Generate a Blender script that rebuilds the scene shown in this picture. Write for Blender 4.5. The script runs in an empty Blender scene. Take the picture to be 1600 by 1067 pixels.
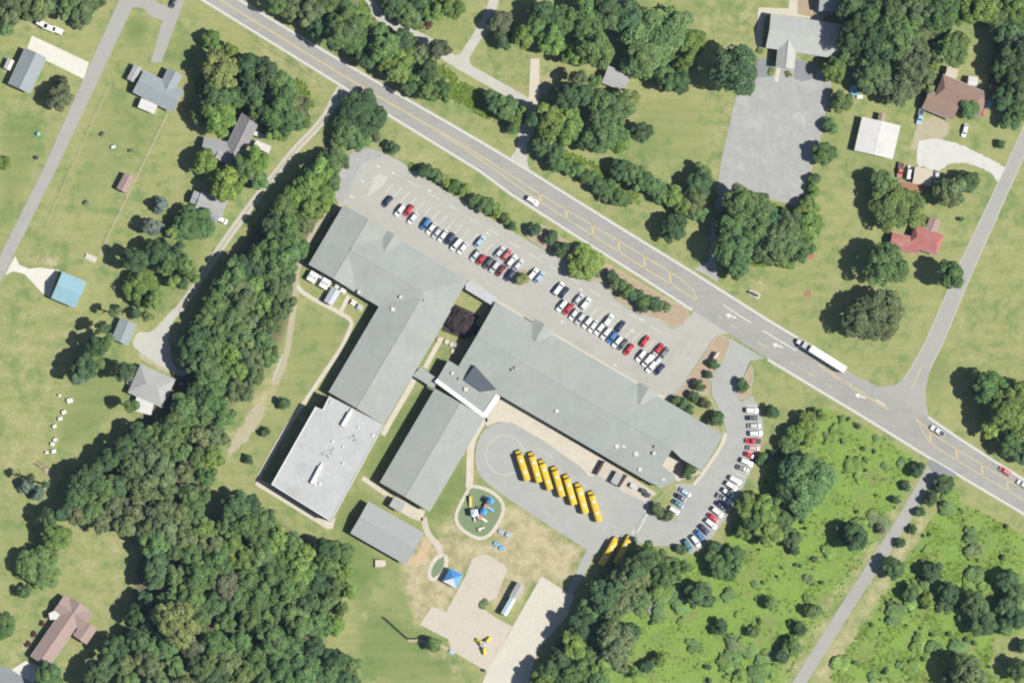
import bpy, bmesh, math, random
import numpy as np
from mathutils import Vector, Matrix
from mathutils.geometry import tessellate_polygon

R = math.radians
random.seed(7)
scene = bpy.context.scene
COL = scene.collection

# ------------------------------------------------------------------ camera, sky, sun, exposure
S = 0.23                      # metres on the ground for one unit of the site plan
HC = 2000.0                   # flying height
NX, NY = -250.0, -75.0       # point below the aircraft
FRAME = 1600 * S
cam_d = bpy.data.cameras.new('aerial_camera')
cam = bpy.data.objects.new('aerial_camera', cam_d)
COL.objects.link(cam)
cam.location = (NX, NY, HC)
cam_d.sensor_width = 36.0
cam_d.lens = 36.0 * HC / FRAME
cam_d.shift_x = -NX / FRAME
cam_d.shift_y = -NY / FRAME
cam_d.clip_start = 10.0
cam_d.clip_end = 20000.0
scene.camera = cam

SUN_EL, SUN_DIR = 51.0, (0.962, -0.27)          # towards the sun, x east, y north
world = bpy.data.worlds.new('World')
scene.world = world
world.use_nodes = True
wn = world.node_tree.nodes
wl = world.node_tree.links
bg = wn['Background']
sky = wn.new('ShaderNodeTexSky')
sky.sky_type = 'NISHITA'
sky.sun_disc = False
sky.sun_elevation = R(SUN_EL)
sky.sun_rotation = math.atan2(SUN_DIR[0], SUN_DIR[1])
wl.new(sky.outputs[0], bg.inputs[0])
bg.inputs[1].default_value = 0.05
sun_d = bpy.data.lights.new('sun', 'SUN')
sun_d.energy = 4.2
sun_d.angle = R(0.53)
sun_d.color = (1.0, 0.965, 0.90)
sun = bpy.data.objects.new('sun', sun_d)
COL.objects.link(sun)
ce = math.cos(R(SUN_EL))
n_ = math.hypot(*SUN_DIR)
to_sun = Vector((SUN_DIR[0] / n_ * ce, SUN_DIR[1] / n_ * ce, math.sin(R(SUN_EL))))
sun.rotation_euler = to_sun.to_track_quat('Z', 'Y').to_euler()
sun.location = (200, -50, 300)
vs = scene.view_settings
vs.view_transform = 'Standard'
vs.look = 'None'
vs.exposure = 0.70
vs.gamma = 1.0
vs.use_curve_mapping = False
scene.cycles.max_bounces = 5
scene.cycles.diffuse_bounces = 3
scene.cycles.transmission_bounces = 3
scene.cycles.filter_width = 2.1


# ------------------------------------------------------------------ helpers
def P(x, y, h=0.0):
    """site-plan point -> world x, y for something h metres up"""
    gx, gy = (x - 800.0) * S, (533.5 - y) * S
    k = (HC - h) / HC
    return NX + (gx - NX) * k, NY + (gy - NY) * k


def tag(o, label=None, cat=None, group=None, kind=None):
    if label: o['label'] = label
    if cat: o['category'] = cat
    if group: o['group'] = group
    if kind: o['kind'] = kind
    return o


def empty(name, loc, rz=0.0):
    o = bpy.data.objects.new(name, None)
    o.empty_display_size = 0.5
    o.location = loc
    o.rotation_euler = (0, 0, rz)
    COL.objects.link(o)
    return o


def obj(name, me, mat=None, parent=None, loc=None, rz=0.0, color=None, scale=None):
    o = bpy.data.objects.new(name, me)
    if mat is not None and len(me.materials) == 0:
        for m in (mat if isinstance(mat, (list, tuple)) else [mat]):
            me.materials.append(m)
    COL.objects.link(o)
    if parent is not None: o.parent = parent
    if loc is not None: o.location = loc
    if rz: o.rotation_euler = (0, 0, rz)
    if scale is not None: o.scale = scale
    if color is not None: o.color = (*color, 1.0)
    return o


def ordinal(n):
    if 10 <= n % 100 <= 20: return '%dth' % n
    return '%d%s' % (n, {1: 'st', 2: 'nd', 3: 'rd'}.get(n % 10, 'th'))


class MB:
    """collects faces into one mesh"""
    def __init__(self):
        self.v, self.f, self.m = [], [], []

    def add(self, vs_, fs, mi=0):
        b = len(self.v)
        self.v += [tuple(p) for p in vs_]
        self.f += [tuple(i + b for i in f) for f in fs]
        self.m += [mi] * len(fs)
        return self

    def box(self, x0, x1, y0, y1, z0, z1, mi=0, M=None):
        v = [(x0, y0, z0), (x1, y0, z0), (x1, y1, z0), (x0, y1, z0), (x0, y0, z1), (x1, y0, z1), (x1, y1, z1), (x0, y1, z1)]
        if M is not None: v = [M @ Vector(p) for p in v]
        return self.add(v, [(3, 2, 1, 0), (4, 5, 6, 7), (0, 1, 5, 4), (1, 2, 6, 5), (2, 3, 7, 6), (3, 0, 4, 7)], mi)

    def cyl(self, c, r, h, n=10, axis='z', r1=None, mi=0):
        r1 = r if r1 is None else r1
        a, b = [], []
        for i in range(n):
            t = 2 * math.pi * i / n
            ca, sa = math.cos(t), math.sin(t)
            if axis == 'z':
                a.append((c[0] + r * ca, c[1] + r * sa, c[2])); b.append((c[0] + r1 * ca, c[1] + r1 * sa, c[2] + h))
            elif axis == 'y':
                a.append((c[0] + r * ca, c[1], c[2] - r * sa)); b.append((c[0] + r1 * ca, c[1] + h, c[2] - r1 * sa))
            else:
                a.append((c[0], c[1] + r * ca, c[2] + r * sa)); b.append((c[0] + h, c[1] + r1 * ca, c[2] + r1 * sa))
        fs = [(i, (i + 1) % n, n + (i + 1) % n, n + i) for i in range(n)]
        fs += [tuple(range(n - 1, -1, -1)), tuple(range(n, 2 * n))]
        return self.add(a + b, fs, mi)

    def tube(self, p, q, r, n=6, r1=None, mi=0):
        p, q = Vector(p), Vector(q)
        r1 = r if r1 is None else r1
        d = q - p
        M = d.to_track_quat('Z', 'Y').to_matrix()
        a = [p + M @ Vector((r * math.cos(2 * math.pi * i / n), r * math.sin(2 * math.pi * i / n), 0)) for i in range(n)]
        b = [q + M @ Vector((r1 * math.cos(2 * math.pi * i / n), r1 * math.sin(2 * math.pi * i / n), 0)) for i in range(n)]
        return self.add(a + b, [(i, (i + 1) % n, n + (i + 1) % n, n + i) for i in range(n)] +
                        [tuple(range(n - 1, -1, -1)), tuple(range(n, 2 * n))], mi)

    def mesh(self, name, mats=None, smooth=False):
        me = bpy.data.meshes.new(name)
        me.from_pydata(self.v, [], self.f)
        if mats:
            for m in (mats if isinstance(mats, (list, tuple)) else [mats]): me.materials.append(m)
        if any(self.m): me.polygons.foreach_set('material_index', self.m)
        if smooth: me.polygons.foreach_set('use_smooth', [True] * len(me.polygons))
        me.update()
        return me


def prism(pts, z0, z1, ztops=None, mb=None, mi=0):
    """closed solid over a plan polygon given in world metres"""
    mb = mb or MB()
    n = len(pts)
    area = sum(pts[i][0] * pts[(i + 1) % n][1] - pts[(i + 1) % n][0] * pts[i][1] for i in range(n))
    if area < 0:
        pts = pts[::-1]
        if ztops: ztops = ztops[::-1]
    tris = tessellate_polygon([[Vector((p[0], p[1], 0)) for p in pts]])
    up = []
    for t in tris:
        a, b, c = (Vector((pts[i][0], pts[i][1], 0)) for i in t)
        up.append(t if (b - a).cross(c - a).z > 0 else t[::-1])
    v = [(p[0], p[1], z0) for p in pts] + [(p[0], p[1], (ztops[i] if ztops else z1)) for i, p in enumerate(pts)]
    f = [tuple(i + n for i in t) for t in up] + [tuple(t[::-1]) for t in up]
    f += [(i, (i + 1) % n, n + (i + 1) % n, n + i) for i in range(n)]
    return mb.add(v, f, mi)


def smooth_pts(pts, it=2, closed=True):
    for _ in range(it):
        out = []
        n = len(pts)
        for i in range(n if closed else n - 1):
            a, b = pts[i], pts[(i + 1) % n]
            out += [(a[0] * .75 + b[0] * .25, a[1] * .75 + b[1] * .25), (a[0] * .25 + b[0] * .75, a[1] * .25 + b[1] * .75)]
        if not closed: out = [pts[0]] + out + [pts[-1]]
        pts = out
    return pts


def ragged(px, amp, seed=1):
    rg = random.Random(seed)
    out = []
    for i in range(len(px)):
        a, b = px[i], px[(i + 1) % len(px)]
        n = max(1, int(math.dist(a, b) / 3.0))
        out += [(a[0] + (b[0] - a[0]) * k / n + rg.uniform(-amp, amp), a[1] + (b[1] - a[1]) * k / n + rg.uniform(-amp, amp)) for k in range(n)]
    return out


def sheet(name, px, z, mat, it=0, z0=-0.05, parent=None, kind='structure', label=None, cat=None, rough=0):
    pts = smooth_pts(px, it) if it else px
    if rough: pts = ragged(pts, rough, int(px[0][0]))
    o = obj(name, prism([P(*p) for p in pts], z0, z).mesh(name), mat, parent)
    return tag(o, label, cat, None, kind if parent is None else None)


def offset_line(pts, w):
    """left and right offsets of a polyline, w may be a number or list (half widths)"""
    n = len(pts)
    L, Rr = [], []
    for i in range(n):
        a, b = pts[max(0, i - 1)], pts[min(n - 1, i + 1)]
        dx, dy = b[0] - a[0], b[1] - a[1]
        l = math.hypot(dx, dy) or 1
        h = w[i] if isinstance(w, (list, tuple)) else w
        L.append((pts[i][0] - dy / l * h, pts[i][1] + dx / l * h))
        Rr.append((pts[i][0] + dy / l * h, pts[i][1] - dx / l * h))
    return L, Rr


def strip_mesh(px, w, z, z0=-0.05, mb=None, it=2, world_pts=False):
    """ribbon along a plan polyline, w full width in metres"""
    mb = mb or MB()
    pts = smooth_pts(px, it, False) if it else px
    wp = pts if world_pts else [P(*p) for p in pts]
    L, Rr = offset_line(wp, w / 2)
    n = len(wp)
    v = []
    for i in range(n):
        v += [(L[i][0], L[i][1], z), (Rr[i][0], Rr[i][1], z), (L[i][0], L[i][1], z0), (Rr[i][0], Rr[i][1], z0)]
    f = []
    for i in range(n - 1):
        a, b = 4 * i, 4 * i + 4
        f += [(a, a + 1, b + 1, b), (a + 2, a, b, b + 2), (a + 1, a + 3, b + 3, b + 1), (a + 2, b + 2, b + 3, a + 3)]
    e = 4 * (n - 1)
    f += [(0, 2, 3, 1), (e, e + 1, e + 3, e + 2)]
    return mb.add(v, f)


def ribbon(name, px, w, z, mat, it=2, parent=None, z0=-0.05, label=None):
    o = obj(name, strip_mesh(px, w, z, z0, None, it).mesh(name), mat, parent)
    return tag(o, label, None, None, 'structure' if parent is None else None)


# ------------------------------------------------------------------ materials
def mat_new(name, rough=0.9):
    m = bpy.data.materials.new(name)
    m.use_nodes = True
    nt = m.node_tree
    b = nt.nodes['Principled BSDF']
    b.inputs['Roughness'].default_value = rough
    b.inputs['Specular IOR Level'].default_value = 0.25
    return m, nt, b


def node(nt, t, **kw):
    n = nt.nodes.new(t)
    for k, v in kw.items(): setattr(n, k, v)
    return n


def noise(nt, scale, detail=4, rough=0.55, vec=None):
    n = node(nt, 'ShaderNodeTexNoise')
    n.inputs['Scale'].default_value = scale
    n.inputs['Detail'].default_value = detail
    n.inputs['Roughness'].default_value = rough
    if vec is not None: nt.links.new(vec, n.inputs['Vector'])
    return n.outputs[0]


def mix(nt, fac, a, b, blend='MIX'):
    n = node(nt, 'ShaderNodeMix', data_type='RGBA', blend_type=blend)
    for i, v in ((0, fac), (6, a), (7, b)):
        if hasattr(v, 'is_output'): nt.links.new(v, n.inputs[i])
        elif i == 0: n.inputs[0].default_value = v
        else: n.inputs[i].default_value = (*v, 1.0)
    return n.outputs[2]


def ramp(nt, v, a, b):
    n = node(nt, 'ShaderNodeMapRange')
    n.inputs[1].default_value = a
    n.inputs[2].default_value = b
    nt.links.new(v, n.inputs[0])
    return n.outputs[0]


def mathn(nt, op, a, b=None):
    n = node(nt, 'ShaderNodeMath', operation=op)
    for i, v in ((0, a), (1, b)):
        if v is None: continue
        if hasattr(v, 'is_output'): nt.links.new(v, n.inputs[i])
        else: n.inputs[i].default_value = v
    return n.outputs[0]


def world_vec(nt, rot=0.0, scale=(1, 1, 1)):
    g = node(nt, 'ShaderNodeNewGeometry')
    mp = node(nt, 'ShaderNodeMapping')
    mp.inputs['Rotation'].default_value = (0, 0, rot)
    mp.inputs['Scale'].default_value = scale
    nt.links.new(g.outputs['Position'], mp.inputs[0])
    return mp.outputs[0]


def bump(nt, b, h, strength, dist):
    n = node(nt, 'ShaderNodeBump')
    n.inputs['Strength'].default_value = strength
    n.inputs['Distance'].default_value = dist
    nt.links.new(h, n.inputs['Height'])
    nt.links.new(n.outputs[0], b.inputs['Normal'])


def mottled(name, col, var=0.25, rough=0.9, scale=0.25, grain=2.0, dirt=None, dirt_amt=0.4, streak=None, metallic=0.0, cracks=None):
    """worn surface: broad patches, grain, optional stains and streaks"""
    m, nt, b = mat_new(name, rough)
    vec = world_vec(nt)
    lo = tuple(c * (1 - var) for c in col)
    hi = tuple(min(1, c * (1 + var)) for c in col)
    c = mix(nt, ramp(nt, noise(nt, scale, 5, .6, vec), .3, .7), lo, hi)
    gr = ramp(nt, noise(nt, grain, 3, .6, vec), .25, .75)
    c = mix(nt, .35, c, mix(nt, gr, tuple(x * .8 for x in col), tuple(min(1, x * 1.2) for x in col)))
    if dirt:
        c = mix(nt, mathn(nt, 'MULTIPLY', ramp(nt, noise(nt, scale * .6, 6, .65, vec), .52, .75), dirt_amt), c, dirt)
    if streak is not None:
        sv = world_vec(nt, streak[0], (streak[1], streak[2], 1))
        c = mix(nt, mathn(nt, 'MULTIPLY', ramp(nt, noise(nt, 1.0, 4, .6, sv), .45, .75), streak[3]), c, tuple(x * .7 for x in col))
    if cracks:
        vo = node(nt, 'ShaderNodeTexVoronoi', feature='DISTANCE_TO_EDGE')
        vo.inputs['Scale'].default_value = cracks[0]
        wv = node(nt, 'ShaderNodeVectorMath', operation='ADD')
        nz = node(nt, 'ShaderNodeTexNoise')
        nz.inputs['Scale'].default_value = .35
        nt.links.new(vec, nz.inputs['Vector'])
        sc_ = node(nt, 'ShaderNodeVectorMath', operation='SCALE')
        sc_.inputs['Scale'].default_value = 4.0
        nt.links.new(nz.outputs['Color'], sc_.inputs[0])
        nt.links.new(vec, wv.inputs[0]); nt.links.new(sc_.outputs[0], wv.inputs[1])
        nt.links.new(wv.outputs[0], vo.inputs['Vector'])
        c = mix(nt, mathn(nt, 'MULTIPLY', ramp(nt, vo.outputs['Distance'], .035, .0), cracks[2]), c, cracks[1])
    nt.links.new(c, b.inputs['Base Color'])
    b.inputs['Metallic'].default_value = metallic
    return m


def plain(name, col, rough=0.6, metallic=0.0, var=0.08):
    m, nt, b = mat_new(name, rough)
    c = mix(nt, noise(nt, 1.5, 3, .6, world_vec(nt)), tuple(x * (1 - var) for x in col), tuple(min(1, x * (1 + var)) for x in col))
    nt.links.new(c, b.inputs['Base Color'])
    b.inputs['Metallic'].default_value = metallic
    return m


def object_colour(name, rough=0.4, var=0.1, metallic=0.0, coat=0.0):
    m, nt, b = mat_new(name, rough)
    oi = node(nt, 'ShaderNodeObjectInfo')
    g = ramp(nt, noise(nt, 2.0, 3, .6, world_vec(nt)), .2, .8)
    c = mix(nt, g, (1 - var,) * 3, (1, 1, 1))
    c = mix(nt, 1.0, oi.outputs['Color'], c, 'MULTIPLY')
    nt.links.new(c, b.inputs['Base Color'])
    b.inputs['Metallic'].default_value = metallic
    b.inputs['Coat Weight'].default_value = coat
    b.inputs['Coat Roughness'].default_value = 0.1
    b.inputs['Specular IOR Level'].default_value = 0.5
    return m


def foliage_mat():
    m, nt, b = mat_new('foliage', 0.75)
    oi = node(nt, 'ShaderNodeObjectInfo')
    at = node(nt, 'ShaderNodeAttribute', attribute_name='tint')
    c = mix(nt, 1.0, oi.outputs['Color'], at.outputs['Color'], 'MULTIPLY')
    v = ramp(nt, noise(nt, .35, 3, .6, world_vec(nt)), .3, .7)
    c = mix(nt, 1.0, c, mix(nt, v, (.86, .9, .86), (1.18, 1.12, 1.0)), 'MULTIPLY')
    nt.links.new(c, b.inputs['Base Color'])
    b.inputs['Specular IOR Level'].default_value = 0.2
    tr = node(nt, 'ShaderNodeBsdfTranslucent')
    nt.links.new(c, tr.inputs[0])
    mx = node(nt, 'ShaderNodeMixShader')
    mx.inputs[0].default_value = 0.18
    nt.links.new(b.outputs[0], mx.inputs[1])
    nt.links.new(tr.outputs[0], mx.inputs[2])
    nt.links.new(mx.outputs[0], nt.nodes['Material Output'].inputs[0])
    return m


def ground_mat():
    m, nt, b = mat_new('meadow_ground', 0.95)
    vec = world_vec(nt)
    at = node(nt, 'ShaderNodeAttribute', attribute_name='zone')
    sp = node(nt, 'ShaderNodeSeparateColor')
    nt.links.new(at.outputs['Color'], sp.inputs[0])
    n1 = noise(nt, .055, 6, .62, vec)
    n2 = noise(nt, .22, 5, .65, vec)
    n3 = noise(nt, 1.1, 3, .65, vec)
    st = noise(nt, 1.0, 4, .6, world_vec(nt, R(30), (.04, .5, 1)))
    st2 = noise(nt, 1.0, 4, .6, world_vec(nt, R(-60), (.05, .4, 1)))
    def wob(v, amt=.5):
        w = mathn(nt, 'MULTIPLY', mathn(nt, 'SUBTRACT', n2, .5), amt)
        w = mathn(nt, 'ADD', w, mathn(nt, 'MULTIPLY', mathn(nt, 'SUBTRACT', n3, .5), amt * .6))
        return mathn(nt, 'ADD', v, w)
    DRY, LAWN, GREEN = (.272, .270, .116), (.204, .236, .086), (.138, .198, .068)
    FIELD_A, FIELD_B, TAN, SOIL = (.186, .280, .048), (.138, .222, .050), (.395, .342, .212), (.10, .085, .055)
    mixed = mathn(nt, 'ADD', mathn(nt, 'MULTIPLY', n1, .34), mathn(nt, 'ADD', mathn(nt, 'MULTIPLY', n2, .24),
             mathn(nt, 'ADD', mathn(nt, 'MULTIPLY', st, .27), mathn(nt, 'MULTIPLY', st2, .20))))
    c = mix(nt, ramp(nt, mixed, .46, .62), LAWN, DRY)
    c = mix(nt, ramp(nt, mathn(nt, 'ADD', mathn(nt, 'MULTIPLY', n1, .5), mathn(nt, 'MULTIPLY', n2, .5)), .49, .37), c, GREEN)
    c = mix(nt, mathn(nt, 'MULTIPLY', ramp(nt, noise(nt, .12, 6, .7, vec), .58, .74), .6), c, (.30, .252, .135))
    c = mix(nt, ramp(nt, wob(sp.outputs[0], .6), .25, .85), c, mix(nt, ramp(nt, mixed, .4, .6), (.105, .168, .050), (.170, .210, .070)))
    nf = noise(nt, .09, 7, .72, vec)
    f = mix(nt, ramp(nt, mathn(nt, 'ADD', mathn(nt, 'MULTIPLY', n2, .5), mathn(nt, 'MULTIPLY', n3, .5)), .36, .64), FIELD_B, FIELD_A)
    f = mix(nt, mathn(nt, 'MULTIPLY', ramp(nt, nf, .50, .66), .85), f, mix(nt, ramp(nt, n3, .3, .7), (.150, .170, .062), (.215, .205, .085)))
    f = mix(nt, mathn(nt, 'MULTIPLY', ramp(nt, nf, .46, .34), .6), f, (.108, .172, .050))
    f = mix(nt, mathn(nt, 'MULTIPLY', ramp(nt, noise(nt, .5, 5, .7, vec), .58, .72), .5), f, (.082, .135, .046))
    c = mix(nt, ramp(nt, wob(sp.outputs[1], .5), .3, .7), c, f)
    t = mix(nt, ramp(nt, mathn(nt, 'ADD', mathn(nt, 'MULTIPLY', n2, .6), mathn(nt, 'MULTIPLY', n1, .4)), .40, .58), (.255, .235, .118), TAN)
    c = mix(nt, ramp(nt, wob(sp.outputs[2], 1.0), .22, .80), c, t)
    a = node(nt, 'ShaderNodeAttribute', attribute_name='soil')
    c = mix(nt, ramp(nt, wob(a.outputs['Fac'], .5), .3, .8), c, SOIL)
    c = mix(nt, .30, c, mix(nt, ramp(nt, n3, .25, .75), (.6, .6, .6), (1.4, 1.4, 1.4)), 'MULTIPLY')
    nt.links.new(c, b.inputs['Base Color'])
    bump(nt, b, n3, .5, .15)
    return m


M = {}
M['ground'] = ground_mat()
M['foliage'] = foliage_mat()
M['bark'] = plain('bark', (.11, .085, .06), .95, 0, .3)
M['road'] = mottled('road_asphalt', (.284, .279, .255), .05, .92, .12, 1.5, (.215, .21, .195), .6, (R(31), .03, .9, .38), cracks=(.07, (.21, .205, .19), .25))
M['lane'] = mottled('lane_asphalt', (.298, .292, .266), .06, .92, .12, 1.2, (.23, .225, .21), .4)
M['old_lot'] = mottled('weathered_lot', (.300, .300, .288), .10, .92, .22, .8, (.41, .41, .395), .75, (R(-12), .55, .10, .3), cracks=(.11, (.40, .40, .385), .22))
M['lot'] = mottled('lot_asphalt', (.345, .338, .300), .04, .92, .10, 1.2, (.275, .268, .245), .5, (R(31), .06, .35, .25), cracks=(.08, (.28, .275, .25), .25))
M['bus_lot'] = mottled('bus_lot_asphalt', (.318, .322, .300), .04, .92, .10, 1.2, (.26, .26, .245), .55, (R(31), .1, .3, .25), cracks=(.08, (.265, .265, .25), .25))
M['dark_asphalt'] = mottled('dark_asphalt', (.20, .212, .218), .05, .92, .2, 1.2)
M['concrete'] = mottled('concrete', (.465, .428, .345), .06, .9, .3, 1.0, (.34, .30, .22), .35)
M['pale_concrete'] = mottled('pale_concrete', (.465, .440, .372), .05, .9, .25, 1.0, (.40, .365, .29), .3)
M['bright_concrete'] = mottled('bright_concrete', (.535, .515, .450), .05, .9, .25, 1.0, (.45, .42, .34), .3)
M['white_gravel'] = mottled('white_gravel', (.47, .468, .435), .08, .95, .4, 3.0, (.38, .37, .31), .4)
M['court'] = mottled('sandy_court', (.435, .392, .325), .05, .92, .2, 1.0, (.33, .285, .20), .45)
M['gravel'] = mottled('pale_gravel', (.40, .392, .345), .08, .95, .4, 3.0, (.31, .295, .225), .4)
M['dirt'] = mottled('track_dirt', (.345, .312, .215), .10, .95, .5, 2.0, (.23, .23, .10), .6)
M['dry_grass'] = mottled('dry_grass', (.300, .278, .150), .10, .95, .5, 2.0, (.19, .20, .07), .6)
M['mulch'] = mottled('mulch', (.335, .258, .178), .14, .95, .6, 2.5, (.24, .225, .09), .45)
M['dark_mulch'] = mottled('dark_mulch', (.050, .038, .036), .25, .95, .6, 2.0)
M['kerb'] = mottled('kerb', (.40, .385, .325), .08, .9, .5, 2.0)
M['rubber'] = mottled('play_surface', (.158, .205, .110), .05, .95, .3, 1.5)
M['white_paint'] = mottled('road_paint_white', (.56, .555, .51), .16, .8, 1.5, 5.0)
M['worn_paint'] = mottled('worn_paint', (.41, .405, .36), .14, .85, 1.2, 4.0)
M['yellow_paint'] = mottled('road_paint_yellow', (.46, .38, .19), .16, .85, 1.5, 5.0)
M['shingle'] = mottled('grey_green_shingle', (.276, .294, .270), .10, .9, .13, 1.2, (.30, .305, .262), .5, (R(31), .5, .05, .16))
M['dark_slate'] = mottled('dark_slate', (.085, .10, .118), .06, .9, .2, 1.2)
M['membrane'] = mottled('pale_membrane', (.375, .382, .374), .07, .85, .18, .6, (.29, .288, .272), .7)
M['white_trim'] = plain('white_trim', (.62, .62, .60), .6)
M['brick'] = mottled('red_brick', (.19, .085, .06), .15, .9, .8, 4.0)
M['siding'] = plain('pale_siding', (.55, .53, .48), .8)
M['glass'] = plain('window_glass', (.03, .04, .05), .08)
M['metal'] = plain('grey_metal', (.42, .43, .43), .45, .3)
M['dark_metal'] = plain('dark_metal', (.06, .06, .065), .5)
M['tyre'] = plain('tyre', (.018, .018, .02), .9)
M['paint'] = object_colour('car_paint', .35, .06, 0.0, .6)
M['anything'] = object_colour('tinted', .75, .18)
M['bus_yellow'] = object_colour('bus_yellow', .5, .22)
M['wood'] = plain('weathered_wood', (.20, .155, .105), .9, 0, .25)
M['brown_wall'] = plain('brown_wall', (.085, .055, .045), .9, 0, .2)


def roof_mat(name, col, var=.06, **kw):
    M[name] = mottled(name, col, var, .88, .25, 1.5, **kw)
    return M[name]


roof_mat('roof_bluegrey', (.235, .265, .275))
roof_mat('roof_grey', (.262, .265, .268), .08)
roof_mat('roof_pale_grey', (.315, .315, .305), .08)
roof_mat('roof_purple_grey', (.215, .205, .208), .10)
roof_mat('roof_blue', (.235, .385, .435), .07)
roof_mat('roof_pink', (.290, .215, .190), .06)
roof_mat('roof_brown', (.235, .160, .125), .07)
roof_mat('roof_white', (.505, .495, .475), .05, dirt=(.38, .36, .335), dirt_amt=.5)
roof_mat('roof_cream', (.46, .405, .315), .06)
roof_mat('roof_red', (.335, .125, .112), .10, dirt=(.37, .23, .205), dirt_amt=.9)
roof_mat('roof_church', (.360, .368, .342), .05, streak=(R(8), .9, .08, .35))
roof_mat('roof_orange', (.30, .15, .085), .1)


# ------------------------------------------------------------------ the ground, one sheet to the horizon
def in_poly(X, Y, poly):
    r = np.zeros(X.shape, bool)
    n = len(poly)
    for i in range(n):
        x0, y0 = poly[i]; x1, y1 = poly[(i + 1) % n]
        if y0 == y1: continue
        c = ((y0 > Y) != (y1 > Y)) & (X < (x1 - x0) * (Y - y0) / (y1 - y0) + x0)
        r ^= c
    return r


def blur(a, k):
    for ax in (0, 1):
        for _ in range(2):
            p = np.pad(a, [(k, k) if i == ax else (0, 0) for i in (0, 1)], mode='edge')
            c = np.cumsum(p, axis=ax)
            c = np.concatenate([np.zeros_like(np.take(c, [0], axis=ax)), c], axis=ax)
            n = a.shape[ax]
            hi = np.take(c, range(2 * k + 1, 2 * k + 1 + n), axis=ax)
            lo = np.take(c, range(0, n), axis=ax)
            a = (hi - lo) / (2 * k + 1)
    return a


LAWNS = [
    ([(462, 478), (545, 505), (520, 560), (470, 640), (420, 740), (380, 700), (430, 560)], .35),
    ([(650, 605), (680, 612), (595, 755), (560, 745), (600, 665)], 1.0),
    ([(520, 800), (560, 760), (620, 790), (560, 830), (600, 880), (560, 960), (540, 900)], .8),
    ([(725, 700), (735, 760), (700, 830), (670, 800)], 1.0),
    ([(560, 930), (620, 960), (760, 1067), (570, 1067), (555, 1000)], .75),
    ([(600, 860), (690, 850), (660, 960), (600, 960)], .5),
    ([(0, 190), (70, 170), (60, 250), (0, 380)], .6),
    ([(205, 20), (235, 30), (220, 80), (190, 70)], .9),
    ([(260, 60), (310, 60), (310, 110), (260, 100)], .6),
    ([(110, 560), (190, 560), (190, 640), (100, 710), (85, 660)], .65),
    ([(55, 480), (110, 500), (100, 520), (60, 500)], .7),
    ([(170, 140), (265, 180), (250, 240), (140, 220)], .45),
    ([(1000, 150), (1070, 160), (1060, 230), (990, 260)], .5),
    ([(830, 220), (960, 300), (1090, 370), (1095, 410), (1000, 340), (860, 270)], .35),
    ([(640, 20), (740, 30), (740, 70), (680, 60)], .4),
    ([(975, 250), (990, 165), (1060, 150), (1100, 160), (1110, 250), (1090, 270), (1010, 250)], .42),
    ([(1130, 450), (1300, 430), (1440, 480), (1400, 590), (1330, 570)], .22),
    ([(140, 150), (230, 180), (190, 280), (110, 330)], .4),
    ([(0, 780), (60, 800), (100, 870), (60, 940), (0, 940)], .35),
    ([(1440, 540), (1480, 545), (1490, 590), (1460, 640), (1440, 610)], .6),
    ([(1180, 570), (1290, 630), (1220, 680), (1195, 640)], .3),
    ([(1340, 180), (1430, 200), (1420, 260), (1330, 260)], .4),
    ([(1270, 180), (1330, 150), (1330, 240), (1290, 280)], .35),
    ([(1470, 200), (1510, 210), (1500, 240), (1470, 230)], .6),
    ([(270, 330), (330, 350), (300, 440), (240, 500), (190, 460), (220, 360)], .7),
    ([(690, 560), (700, 530), (715, 540), (695, 580), (660, 570)], .9),
    ([(420, 60), (560, 60), (700, 160), (820, 240), (800, 250), (600, 130), (480, 70)], .35),
]
FIELDS = [
    ([(1212, 690), (1285, 636), (1330, 652), (1442, 724), (1425, 745), (1395, 800), (1232, 1067), (845, 1067), (912, 960),
      (968, 885), (1005, 858), (1070, 872), (1120, 860), (1160, 800), (1190, 760)], 1.0),
    ([(1485, 775), (1600, 835), (1600, 992), (1552, 995), (1548, 1056), (1600, 1056), (1600, 1067), (1290, 1067), (1462, 800)], .82),
    ([(700, 110), (810, 190), (790, 200), (700, 150)], .6),
    ([(830, 235), (880, 235), (1100, 330), (1095, 345), (1000, 320), (860, 262)], .45),
    ([(640, 255), (800, 340), (790, 352), (640, 262)], .5),
]
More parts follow.
